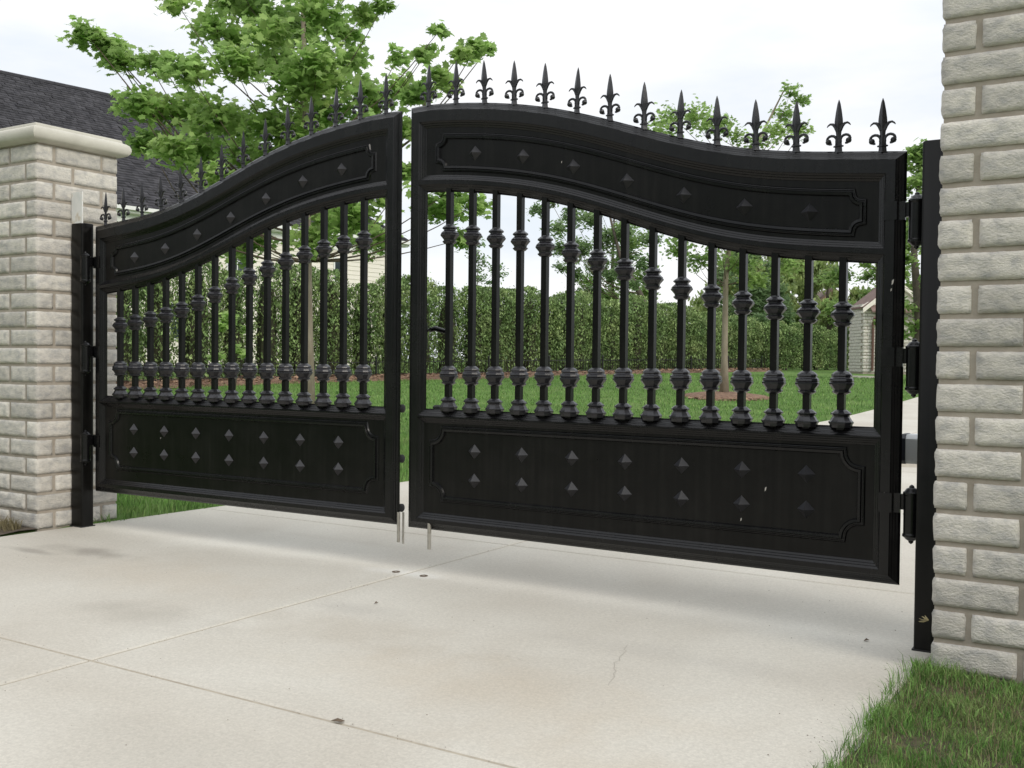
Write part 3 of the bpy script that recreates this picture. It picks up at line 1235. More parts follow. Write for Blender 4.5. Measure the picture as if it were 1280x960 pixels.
# lawn behind the gate, left of the driveway, where it is near enough to read
X, Yy = clumpy(45000, -6.5, -2.2, .1, 6.5, rng)
keep = X < edge_l(Yy) + .02 * rng.random(len(X))
X, Yy = X[keep], Yy[keep]
keep = ~((X < -2.61) & (Yy < .32))
X, Yy = X[keep], Yy[keep]
o = blades('grass', X, Yy, rng.uniform(.035, .085, len(X)), rng.uniform(.004, .007, len(X)), M['blade'], None, .7, 8)
tag(o, 'green lawn grass behind the left gate leaf', 'grass', kind='stuff')
n = 60000
Yy = 6 + 22 * rng.random(n) ** 1.3
X = edge_l(Yy) - 16 * rng.random(n)
o = blades('grass', X, Yy, rng.uniform(.03, .07, n), rng.uniform(.010, .018, n), M['blade'], None, .9, 9)
tag(o, 'short mown lawn grass in front of the hedge', 'grass', kind='stuff')
# weeds in front of the left pillar
X = rng.uniform(-3.3, -2.72, 900)
Yy = -.34 - np.abs(rng.normal(0, .06, 900))
o = blades('weeds', X, Yy, rng.uniform(.03, .10, 900), rng.uniform(.003, .006, 900), M['dry_blade'], None, .9, 10)
tag(o, 'brownish weeds along the front foot of the far left pillar', 'weeds', kind='stuff')
q = MB()
n = 10
prev = None
rows = []
for j in range(6):
    rows.append([(-3.6 + .97 * i / n, -.95 + .66 * j / 5, .006 + .012 * math.sin(i * 1.3 + j) ** 2) for i in range(n + 1)])
for j in range(5):
    q.strip(rows[j + 1], rows[j])
o = q.build('soil_bed', M['soil'])
tag(o, kind='structure')

# hairline cracks: thin dark slivers a hair above the slab face
def crack(pts, wd, lab):
    q_ = MB()
    P_ = []
    rg_ = np.random.default_rng(int(abs(pts[0][0]) * 100))
    for a_, b_ in zip(pts[:-1], pts[1:]):
        for t in np.linspace(0, 1, 9, endpoint=False):
            P_.append((a_[0] + (b_[0] - a_[0]) * t + rg_.normal(0, .006), a_[1] + (b_[1] - a_[1]) * t + rg_.normal(0, .006)))
    n_ = len(P_)
    T_ = [(x, y, .0011) for x, y in P_]
    B_ = [(x + wd * (.3 + .7 * math.sin(math.pi * i / n_)), y + wd * .4, .0011) for i, (x, y) in enumerate(P_)]
    q_.strip(T_, B_)
    o_ = q_.build('crack', M['debris_light'], drive)
    return o_


M['debris_light'] = mat('crack_shade', (0.36, 0.335, 0.29), 0.95)
crack([(1.60, -.60), (1.66, -.85), (1.78, -1.12)], .0022, '')
crack([(1.20, -.98), (1.45, -1.02)], .0016, '')
# blown grit lying on the slabs
rg = np.random.default_rng(71)
gx = np.concatenate([rg.uniform(-2.5, 2.55, 260), 2.6 - np.abs(rg.normal(0, .07, 170)), rg.normal(MID, .014, 70), rg.uniform(-2.5, 2.5, 80)])
gy = np.concatenate([rg.uniform(-3.2, .9, 260), rg.uniform(-1.8, -.2, 170), rg.uniform(-2.5, .9, 70), rg.normal(-1.868, .012, 80)])
o = leaf_cloud_grit(gx, gy, rg)
tag(o, 'fine brown grit scattered over the concrete and along its edges', 'grit', kind='stuff')

# small debris on the concrete
for (x, y, s, lab) in ((1.235, -1.87, .022, 'small dark crumb lying in the cross joint of the concrete'),
                       (2.36, -.02, .014, 'tiny dark fleck on the concrete near the right hinge post'),
                       (.36, -.62, .011, 'tiny brown fleck on the middle of the concrete apron')):
    q = MB()
    q.add([(-s, -s * .3, .003), (0, -s * .5, .006), (s, 0, .004), (.2 * s, s * .5, .008), (-.6 * s, s * .3, .003), (0, 0, .013)],
          [(0, 1, 5), (1, 2, 5), (2, 3, 5), (3, 4, 5), (4, 0, 5), (0, 4, 3, 2, 1)])
    o = q.build('debris', M['debris'])
    o.location = (x, y, .0)
    o.rotation_euler = (0, 0, x * 3)
    tag(o, lab, 'debris')
for (x, y, dz_, lab) in ((2.60, -.335, .19, 'dry leaf bits caught between hinge post and nearest pillar'),):
    q = MB()
    for k in range(7):
        a = random.uniform(-.4, 1.3)
        l_ = random.uniform(.02, .035)
        q.tube([(0, 0, 0), (-l_ * math.cos(a) * .5, -.004 * k, l_ * math.sin(a) * .3), (-l_ * math.cos(a), -.003 * k, l_ * math.sin(a) * .6)], [.002, .003, .001], 4)
    o = q.build('leaf_bits', M['dry_blade'])
    o.location = (2.645, y, dz_)
    tag(o, lab, 'debris')


# ------------------------------------------------------------------ foliage
MAPLE = np.array([(0, -.42), (.14, -.30), (.40, -.34), (.34, -.10), (.52, .10), (.30, .14), (.20, .30), (.10, .24), (0, .58),
                  (-.10, .24), (-.20, .30), (-.30, .14), (-.52, .10), (-.34, -.10), (-.40, -.34), (-.14, -.30)])
OVAL = np.array([(0, -.5), (.22, -.1), (.14, .3), (0, .5), (-.14, .3), (-.22, -.1)])


def leaf_cloud(name, C_, S_, shape, material, parent, rg, droop=.6, up=(0, 0, 1), stretch=1.0, flatness=.8):
    """C_ centres (n,3), S_ sizes; every leaf a fan of triangles, tilted at random"""
    n = len(C_)
    k = len(shape)
    az = rg.uniform(0, 2 * np.pi, n)
    tilt = np.abs(rg.normal(0, flatness, n))
    # local frame: t (leaf tip direction), s (side), nrm
    t = np.stack([np.cos(az), np.sin(az), -droop * rg.uniform(.2, 1.3, n)], -1)
    t /= np.linalg.norm(t, axis=1)[:, None]
    up_ = np.stack([rg.normal(0, 1, n) * tilt, rg.normal(0, 1, n) * tilt, np.ones(n)], -1)
    s_ = np.cross(t, up_)
    s_ /= np.linalg.norm(s_, axis=1)[:, None] + 1e-9
    nn = np.cross(s_, t)
    P = np.empty((n, k + 1, 3))
    P[:, 0] = C_
    for j, (a, b) in enumerate(shape):
        bend = -.22 * (a * a + b * b)
        P[:, j + 1] = C_ + S_[:, None] * (s_ * a + t * b * stretch + nn * bend)
    b = (np.arange(n) * (k + 1))[:, None, None]
    tri = np.array([[0, j + 1, (j + 1) % k + 1] for j in range(k)])[None]
    f = (b + tri).reshape(-1, 3)
    return inst(name, np_mesh(name, P.reshape(-1, 3), f, material), parent)


def branch_pts(a, b, rg, sag=.08, n=6):
    a = np.array(a, float)
    b = np.array(b, float)
    L_ = np.linalg.norm(b - a)
    out_ = []
    ph = rg.uniform(-1, 1, 3)
    for t in np.linspace(0, 1, n):
        p = a + (b - a) * t
        p = p + np.array([0, 0, 1]) * L_ * .16 * math.sin(math.pi * t) * -1 * (1 if b[2] > a[2] + .5 * L_ else .4)
        p = p + ph * sag * L_ * math.sin(math.pi * t) * .5
        out_.append(tuple(p))
    return out_


def tree(name, label, group, base, leader, r0, clusters, shape, lsize, density, matleaf, matbark, seed, single=0, spread=.75, droop=.6, cat='tree', zmin=0.0):
    rg = np.random.default_rng(seed)
    root = empty(name, base)
    tag(root, label, cat, group)
    B = np.array(base)
    L_ = np.array(leader) - B
    n = len(L_)
    q_ = MB()
    rad = [r0 * (1.35 if i == 0 else 1 - .82 * i / (n - 1)) for i in range(n)]
    q_.tube([tuple(p) for p in L_], rad, 12)
    q_.build('trunk', matbark, root, smooth=True)
    br = MB()
    cs, ss = [], []
    top = L_[-1][2]
    zlow = L_[1][2] if n > 1 else 0
    for c in clusters:
        p = np.array(c[:3]) - B
        r = c[3]
        hd = math.hypot(p[0], p[1])
        za = min(max(p[2] - .75 * hd - .1, zlow * .9, zmin), top * .96)
        # point on leader at height za
        zs = L_[:, 2]
        a = np.array([np.interp(za, zs, L_[:, 0]), np.interp(za, zs, L_[:, 1]), za])
        ln = np.linalg.norm(p - a)
        rb = min(.004 + .0052 * ln, r0 * .4)
        pts = branch_pts(a, p, rg)
        br.tube(pts, list(np.linspace(rb, rb * .28, len(pts))), 5)
        m_ = max(3, int(4 + r * 12))
        for k in range(m_):
            d = rg.normal(0, 1, 3)
            d /= np.linalg.norm(d)
            e = p + d * r * rg.uniform(.5, 1.05) * np.array([1, 1, .75])
            br.tube([tuple(p - (p - a) / ln * r * rg.uniform(0, .8)), tuple((p + e) / 2 + rg.normal(0, .02, 3)), tuple(e)], [rb * .3, rb * .2, rb * .08], 4)
            kk = max(3, int(density * r * r / m_ * 30))
            t = rg.uniform(.25, 1.0, kk)[:, None]
            cs.append(p + (e - p) * t + rg.normal(0, spread * r * .33, (kk, 3)) * np.array([1, 1, .7]))
            ss.append(lsize * rg.uniform(.65, 1.15, kk))
    br.build('branches', M['twig'], root, smooth=True)
    Cc = np.concatenate(cs)
    Ss = np.concatenate(ss)
    if single:
        # the largest ones as leaves of their own
        order = rg.permutation(len(Cc))
        me_pool = []
        for v in range(6):
            o_ = leaf_cloud('leaf', np.zeros((1, 3)), np.array([1.0]), shape, matleaf, root, rg, droop)
            me_pool.append(o_.data)
            bpy.data.objects.remove(o_)
        for i in order[:single]:
            ob = inst('leaf', me_pool[int(rg.integers(6))], root, tuple(Cc[i]), float(rg.uniform(0, 6.28)))
            s_ = float(Ss[i]) * 1.1
            ob.scale = (s_, s_, s_)
        Cc, Ss = Cc[order[single:]], Ss[order[single:]]
    o_ = leaf_cloud('crown', Cc, Ss, shape, matleaf, root, rg, droop)
    o_['kind'] = 'stuff'
    return root


T1 = [(-9.61, 5.1, 5.64, 0.23), (-9.55, 5.32, 5.58, 0.19), (-9.39, 5.49, 5.31, 0.25), (-9.66, 5.56, 5.54, 0.19), (-8.99, 5.65, 5.29, 0.21), (-9.44, 6.3, 5.43, 0.18), (-7.28, 4.89, 4.79, 0.29), (-8.83, 5.32, 4.61, 0.27), (-9.05, 5.91, 4.7, 0.28), (-8.56, 6.0, 4.72, 0.34), (-9.14, 5.78, 4.19, 0.23), (-7.61, 4.92, 3.81, 0.25), (-8.08, 5.72, 3.94, 0.31), (-7.45, 5.44, 4.26, 0.32), (-8.1, 5.99, 5.76, 0.27), (-7.89, 6.21, 5.64, 0.2), (-6.77, 5.16, 4.85, 0.29), (-6.92, 5.7, 4.99, 0.21), (-7.95, 5.27, 5.85, 0.19), (-8.63, 6.81, 6.39, 0.3), (-7.98, 6.75, 6.21, 0.29), (-6.67, 5.69, 5.36, 0.29), (-7.54, 7.12, 5.95, 0.35), (-6.06, 6.01, 5.56, 0.31), (-7.44, 6.61, 5.28, 0.32), (-6.24, 5.84, 4.61, 0.35), (-5.84, 5.71, 4.84, 0.3), (-8.36, 6.8, 4.63, 0.33), (-6.74, 5.77, 4.19, 0.3), (-6.53, 5.91, 4.04, 0.32), (-7.65, 7.58, 4.71, 0.36), (-7.15, 7.56, 4.76, 0.31), (-6.22, 6.35, 4.78, 0.28), (-7.23, 7.82, 6.03, 0.27), (-6.39, 7.03, 5.29, 0.22), (-6.52, 7.39, 6.03, 0.21), (-5.48, 6.58, 5.77, 0.15), (-6.49, 8.2, 5.63, 0.16), (-6.52, 7.4, 5.0, 0.23), (-6.81, 8.07, 5.07, 0.29), (-6.38, 8.11, 5.15, 0.26), (-5.35, 7.23, 4.76, 0.24), (-5.3, 7.37, 5.36, 0.11), (-5.05, 7.24, 5.53, 0.13), (-5.21, 7.1, 5.21, 0.13), (-4.72, 7.28, 5.19, 0.15), (-4.71, 7.65, 5.37, 0.18), (-4.79, 8.06, 5.47, 0.11), (-4.89, 7.07, 4.91, 0.17), (-5.31, 7.84, 5.0, 0.16), (-5.42, 6.98, 4.23, 0.22), (-5.34, 6.93, 3.62, 0.19), (-5.43, 7.93, 3.21, 0.3), (-4.97, 7.69, 2.77, 0.18), (-4.72, 7.6, 3.2, 0.22), (-5.13, 7.61, 3.43, 0.22), (-6.92, 7.14, 3.1, 0.35), (-5.51, 6.03, 2.93, 0.31), (-6.83, 8.02, 2.9, 0.29), (-5.84, 5.71, 2.61, 0.25), (-8.08, 6.55, 2.7, 0.26), (-8.07, 6.85, 2.84, 0.24), (-6.84, 5.1, 3.41, 0.26), (-8.08, 6.7, 4.0, 0.33), (-6.94, 6.11, 3.79, 0.28), (-6.52, 7.03, 3.91, 0.29), (-5.19, 6.11, 4.03, 0.2), (-5.15, 6.23, 3.24, 0.2)]
# the part of the crown that rises out of the picture
for _ in range(26):
    a = rng.uniform(0, 6.28)
    zz = rng.uniform(6.5, 8.6)
    rr = (1.9 - (zz - 6.5) * .7) * math.sqrt(rng.random())
    T1.append((-6.96 + rr * math.cos(a), 6.6 + rr * math.sin(a), zz, .3))
g0 = gzf(-6.74, 6.56)
tree('maple_tree', 'large young maple behind the left gate leaf, its crown reaching above the frame', 'maples on the lawn',
     (-6.74, 6.56, g0 - .05), [(-6.74, 6.56, g0 - .05), (-6.76, 6.56, 1.6), (-6.80, 6.58, 2.9), (-6.86, 6.6, 4.4), (-6.92, 6.6, 6.0), (-6.96, 6.6, 7.9)],
     .085, T1, MAPLE, .130, 125, M['maple'], M['bark'], 21, single=290, zmin=2.4, spread=1.35)

T2 = [(-5.43, 15.45, 5.79, 0.36), (-5.9, 17.36, 6.47, 0.39), (-4.89, 15.83, 6.13, 0.36), (-5.11, 17.28, 6.28, 0.38), (-4.97, 17.87, 6.29, 0.35), (-4.75, 18.03, 6.08, 0.25), (-3.3, 17.26, 6.73, 0.23), (-3.14, 17.38, 6.57, 0.2), (-3.54, 17.61, 6.42, 0.27), (-3.58, 18.29, 6.22, 0.31), (-3.43, 16.48, 5.77, 0.29), (-4.14, 17.86, 5.94, 0.28), (-3.37, 18.48, 6.23, 0.17), (-5.42, 17.37, 5.54, 0.46), (-4.11, 15.84, 5.0, 0.45), (-4.28, 18.31, 5.33, 0.5), (-4.56, 15.7, 4.37, 0.49), (-4.21, 16.62, 4.39, 0.5), (-3.86, 17.61, 4.5, 0.48), (-5.73, 17.29, 3.62, 0.35), (-4.9, 16.16, 3.22, 0.33), (-5.06, 17.72, 3.48, 0.28), (-4.29, 17.12, 3.19, 0.37), (-3.81, 16.75, 2.89, 0.33), (-3.32, 17.07, 3.15, 0.36), (-4.9, 15.71, 3.75, 0.36), (-4.26, 15.83, 3.73, 0.42), (-3.77, 16.34, 3.75, 0.42), (-3.54, 18.01, 3.93, 0.38)]
tree('maple_tree', 'smaller young maple standing in a round mulch ring behind the right gate leaf', 'maples on the lawn',
     (-4.49, 16.83, .33), [(-4.49, 16.83, .33), (-4.50, 16.84, 1.2), (-4.50, 16.85, 2.9), (-4.35, 16.9, 4.6), (-4.0, 17.1, 5.6), (-3.5, 17.4, 6.8)],
     .082, T2, MAPLE, .105, 66, M['maple2'], M['bark'], 22, zmin=2.4, spread=1.2)

T3 = [(-23.29, 40.64, 8.64, 0.56), (-20.95, 38.16, 8.42, 0.37), (-20.54, 37.85, 7.24, 0.67), (-21.73, 41.55, 8.33, 0.8), (-20.04, 40.46, 7.89, 0.77), (-21.07, 39.18, 6.47, 0.61), (-19.94, 39.09, 6.41, 0.83), (-19.64, 40.97, 6.96, 0.85), (-20.37, 41.58, 5.69, 0.79), (-19.02, 40.65, 5.18, 0.69), (-20.42, 39.62, 5.15, 0.61), (-20.36, 37.94, 5.4, 0.45), (-19.36, 42.64, 6.33, 0.79), (-17.02, 39.92, 5.61, 0.67), (-18.64, 41.12, 7.31, 0.69), (-20.7, 41.4, 4.62, 0.55), (-17.64, 39.97, 4.71, 0.56), (-17.89, 42.71, 7.05, 0.71)]
T3 += [(-19 + rng.normal(0, 1.0), 41 + rng.normal(0, 1.2), 8.5 + rng.uniform(0, 1.2), .5) for _ in range(4)]
tree('shade_tree', 'airy dark green tree beyond the hedge, left of the small maple', 'trees beyond the hedge',
     (-17.2, 41.9, .8), [(-17.2, 41.9, .8), (-17.35, 41.9, 2.4), (-17.9, 41.6, 4.2), (-18.8, 41.0, 6.2), (-19.4, 40.8, 8.6)],
     .24, T3, OVAL, .24, 24, M['farleaf'], M['dark_bark'], 23)


def blob_tree(name, label, group, base, H, R, shape, size, nclus, dens, ml, mb_, seed, zlo=.25, droop=.6, trunk=.16, cr=.28, cat='tree'):
    rg = np.random.default_rng(seed)
    cl = []
    for _ in range(nclus):
        a = rg.uniform(0, 6.28)
        zf = rg.uniform(zlo, 1.0)
        prof_ = math.sin(math.pi * min(1, max(.0, (zf - zlo) / (1 - zlo) * .8 + .18)))
        rr = R * prof_ * math.sqrt(rg.random())
        cl.append((base[0] + rr * math.cos(a), base[1] + rr * math.sin(a), base[2] + H * zf, R * cr * rg.uniform(.7, 1.2)))
    ld = [base, (base[0] + .1, base[1], base[2] + H * .25), (base[0] - .1, base[1], base[2] + H * .55), (base[0], base[1], base[2] + H * .93)]
    return tree(name, label, group, base, ld, trunk, cl, shape, size, dens, ml, mb_, seed + 1, droop=droop, cat=cat)


# bushy growth behind the right half of the hedge
FAR = 'trees beyond the hedge'
blob_tree('willow_tree', 'drooping yellow green willow behind the hedge, left of the dark conifer gap', FAR, (-16.5, 52, .85), 6.3, 2.6, OVAL, 0.34, 51, 20.0,
          M['willow'], M['dark_bark'], 31, .12, 2.2, .25)
blob_tree('willow_tree', 'drooping yellow green willow behind the hedge beside the brown roof', FAR, (-11.6, 51.5, .85), 6.2, 2.0, OVAL, 0.34, 39, 20.0,
          M['willow'], M['dark_bark'], 33, .12, 2.4, .22)
blob_tree('shade_tree', 'mid green tree directly behind the trunk of the small maple', FAR, (-14.3, 46, .8), 6.0, 2.3, OVAL, 0.27, 39, 25.0,
          M['farleaf'], M['dark_bark'], 35, .15, .6, .16)
blob_tree('shade_tree', 'leafy green tree rising behind the stone outbuilding', FAR, (-7.3, 43.6, .85), 8.2, 2.7, OVAL, 0.26, 45, 25.0,
          M['maple2'], M['dark_bark'], 37, .15, .6, .2)
blob_tree('shade_tree', 'tall pale green tree seen in the gap beside the right hinge post', FAR, (-2.5, 26.6, .55), 6.6, 1.35, OVAL, 0.24, 60, 21.0,
          M['maple2'], M['dark_bark'], 39, .2, .6, .2)
blob_tree('shade_tree', 'light green tree beyond the hedge just left of the small maple trunk', FAR, (-20.6, 44.0, .85), 8.2, 2.6, OVAL, .26, 44, 16,
          M['maple2'], M['dark_bark'], 51, .12, .6, .2)
blob_tree('willow_tree', 'hazy yellow green willow farthest back, just right of the small maple trunk', FAR, (-15.2, 56.0, .85), 7.4, 2.9, OVAL, .34, 46, 16,
          M['willow'], M['dark_bark'], 53, .10, 2.0, .2)
blob_tree('conifer', 'dark conifer between the two willows beyond the hedge', FAR, (-13.7, 48.4, .85), 5.4, 1.1, OVAL, .2, 30, 26,
          M['farleaf'], M['dark_bark'], 55, .08, .9, .12, .45)
blob_tree('shade_tree', 'sparse spindly tree just right of the meeting stiles', FAR, (-22.4, 34.2, .7), 5.6, 1.5, OVAL, 0.19, 22, 13.0,
          M['farleaf'], M['dark_bark'], 41, .3, .6, .06, .26)
blob_tree('shrub', 'low dark bush showing above the hedge top between the right balusters', FAR, (-20.6, 36.4, .7), 3.5, 1.4, OVAL, 0.19, 18, 17.0,
          M['farleaf'], M['dark_bark'], 43, .3, .6, .06, .26, 'shrub')
blob_tree('shade_tree', 'dark bushy tree at the left end of the hedge', FAR, (-21.5, 13.5, .6), 4.6, 2.3, OVAL, 0.18, 39, 32.5,
          M['farleaf'], M['dark_bark'], 45, .1, .6, .1)
blob_tree('shrub', 'bright light green shrub behind the left balusters', 'shrubs by the hedge', (-13.6, 11.6, .35), 1.7, .7, MAPLE, .15, 9, 26,
          M['maple'], M['dark_bark'], 47, .3, .6, .03, .3, 'shrub')

# ------------------------------------------------------------------ hedge
HP = [(-19.0, 5.0, 3.0), (-17.6, 10.6, 2.95), (-16.4, 14.2, 2.85), (-13.6, 20.8, 2.62), (-12.2, 28.7, 2.52), (-10.9, 36.6, 2.02), (-8.4, 43.2, 1.72), (-4.0, 47.5, 1.85)]


def along(P, step):
    out_ = []
    for a, b in zip(P[:-1], P[1:]):
        a_, b_ = np.array(a), np.array(b)
        n_ = max(1, int(np.linalg.norm((b_ - a_)[:2]) / step))
        for k in range(n_):
            out_.append(tuple(a_ + (b_ - a_) * k / n_))
    out_.append(P[-1])
    return out_


hedge = empty('hedge', (HP[3][0], HP[3][1], gzf(HP[3][0], HP[3][1])))
tag(hedge, 'long tall arborvitae hedge across the back of the lawn', 'hedge')
HB = np.array(hedge.location)
pts = along(HP, .8)
rg = np.random.default_rng(77)
# separate columns grown into one another: dark inner core
core = MB()
cols_ = []
for i, (x, y, h) in enumerate(pts):
    hh_ = h * rg.uniform(.90, 1.05)
    r_ = rg.uniform(.50, .66)
    cols_.append((x + rg.normal(0, .07), y + rg.normal(0, .07), hh_, r_))
    z0 = gzf(x, y)
    core.lathe([(r_ * .35, .12), (r_ * .48, .5), (r_ * .46, hh_ * .6), (r_ * .30, hh_ * .82), (.03, hh_ * .92)], 7,
               (x - HB[0], y - HB[1], z0 - HB[2]), rg.uniform(0, 1))
core.build('inner_branches', M['hedge_core'], hedge)
stems = MB()
for (x, y, hh_, r_) in cols_:
    for k in range(2):
        a = rg.uniform(0, 6.28)
        z0 = gzf(x, y)
        stems.tube([(x - HB[0] + .25 * math.cos(a), y - HB[1] + .25 * math.sin(a), z0 - HB[2] - .05), (x - HB[0], y - HB[1], z0 - HB[2] + .6)], [.05, .035], 6)
stems.build('stems', M['dark_bark'], hedge)
CC, SS = [], []
for (x, y, hh_, r_) in cols_:
    n_ = 4600
    zf = rg.beta(1.25, 1.0, n_)
    ang = rg.uniform(0, 2 * np.pi, n_)
    prof_ = np.where(zf < .12, .72 + zf * 1.6, np.where(zf < .8, .95, .95 * np.sqrt(np.clip(1 - ((zf - .8) / .22) ** 2, .02, 1))))
    lump = 1 + .20 * np.sin(ang * 3 + zf * 9 + x) * np.sin(zf * 14 + y) + .10 * rg.normal(0, 1, n_)
    rr = r_ * prof_ * lump * rg.uniform(.50, 1.12, n_)
    stray = rg.random(n_) < .02
    zf = np.where(stray, zf * 1.0 + .07 * rg.random(n_), zf)
    rr = np.where(stray, rr * 1.12, rr)
    px_, py_ = x + rr * np.cos(ang), y + rr * np.sin(ang)
    CC.append(np.stack([px_ - HB[0], py_ - HB[1], gz(px_, py_) - HB[2] + .06 + zf * hh_], -1))
    SS.append(rg.uniform(.05, .115, n_))
CC = np.concatenate(CC)
SS = np.concatenate(SS)
o = leaf_cloud('foliage', CC, SS, np.array([(0, -.5), (.26, .1), (0, .6), (-.26, .1)]), M['hedge'], hedge, rg, droop=-1.6, flatness=1.6)
o['kind'] = 'stuff'

# iron picket fence in front of the hedge
fe = empty('picket_fence', (HP[3][0] + .75, HP[3][1] - .2, gzf(HP[3][0], HP[3][1])))
tag(fe, 'low black picket fence along the front of the hedge', 'fence')
FB = np.array(fe.location)
fp = [(x + .80 * .93, y - .80 * .37, 0) for (x, y, h) in HP[1:6]]
pk = MB()
rl = MB()
for (x, y, _) in along(fp, .13):
    z = gzf(x, y) - FB[2]
    pk.box(x - FB[0] - .006, x - FB[0] + .006, y - FB[1] - .006, y - FB[1] + .006, z, z + .5)
for a, b in zip(along(fp, 1.5)[:-1], along(fp, 1.5)[1:]):
    for h in (.12, .44):
        rl.tube([(a[0] - FB[0], a[1] - FB[1], gzf(*a[:2]) - FB[2] + h), (b[0] - FB[0], b[1] - FB[1], gzf(*b[:2]) - FB[2] + h)], .009, 4)
o = pk.build('pickets', M['fence'], fe)
o['kind'] = 'stuff'
rl.build('rails', M['fence'], fe)
me_post = None
for (x, y, _) in along(fp, 2.4):
    if me_post is None:
        q = MB()
        q.box(-.02, .02, -.02, .02, -.1, .56)
        q.lathe([(.036, .56), (.03, .58), (.004, .60)], 8)
        me_post = q.mesh('post', M['fence'])
    inst('post', me_post, fe, (x - FB[0], y - FB[1], gzf(x, y) - FB[2]))


# ------------------------------------------------------------------ mulch
def mulch_strip(P, w_in, w_out):
    q_ = MB()
    lines = []
    for s_ in np.linspace(-w_in, w_out, 7):
        row = []
        for (x, y, h) in along(P, .5):
            xx, yy = x + s_ * .93, y - s_ * .37
            e = (s_ <= -w_in + .01 or s_ >= w_out - .01)
            wob = .12 * math.sin(x * 2 + y * 3) if e else 0
            row.append((xx + wob * .9, yy, gzf(xx, yy) + (.0 if e else .07 + .03 * math.sin(xx * 5 + yy * 4))))
        lines.append(row)
    for a, b in zip(lines[:-1], lines[1:]):
        q_.strip(b, a)
    return q_


o = mulch_strip(HP[1:6], .6, 1.85).build('mulch_bed', M['mulch'], smooth=True)
tag(o, kind='structure')
q = MB()
loops = []
for (r, z) in ((.95, -.01), (.85, .05), (.5, .10), (.12, .12)):
    loops.append([(r * math.cos(t) * (1 + .05 * math.sin(3 * t)), r * math.sin(t), z + gzf(-4.49 + r * math.cos(t), 16.83 + r * math.sin(t)) - .345)
                  for t in np.linspace(0, 2 * math.pi, 28, endpoint=False)])
q.loft(loops, True, False, True)
o = q.build('mulch_ring', M['mulch'], smooth=True)
o.location = (-4.49, 16.83, .345)
tag(o, kind='structure')
# bark chips
rg = np.random.default_rng(90)
Cc = []
fpp = along(HP[1:6], .05)
for k in range(7000):
    x, y, h = fpp[int(rg.integers(len(fpp)))]
    s_ = rg.uniform(.1, 1.85)
    Cc.append((x + s_ * .93, y - s_ * .37, gzf(x + s_ * .93, y - s_ * .37) + rg.uniform(.06, .13)))
for k in range(900):
    a, r = rg.uniform(0, 6.28), .95 * math.sqrt(rg.random())
    x, y = -4.49 + r * math.cos(a), 16.83 + r * math.sin(a)
    Cc.append((x, y, gzf(x, y) + .02 + .10 * (1 - r)))
o = leaf_cloud('bark_chips', np.array(Cc), rg.uniform(.05, .13, len(Cc)), OVAL, M['chipbark'], None, rg, 0.1, flatness=.5)
tag(o, 'red brown bark chips spread along the hedge foot and round the small maple', 'mulch', kind='stuff')


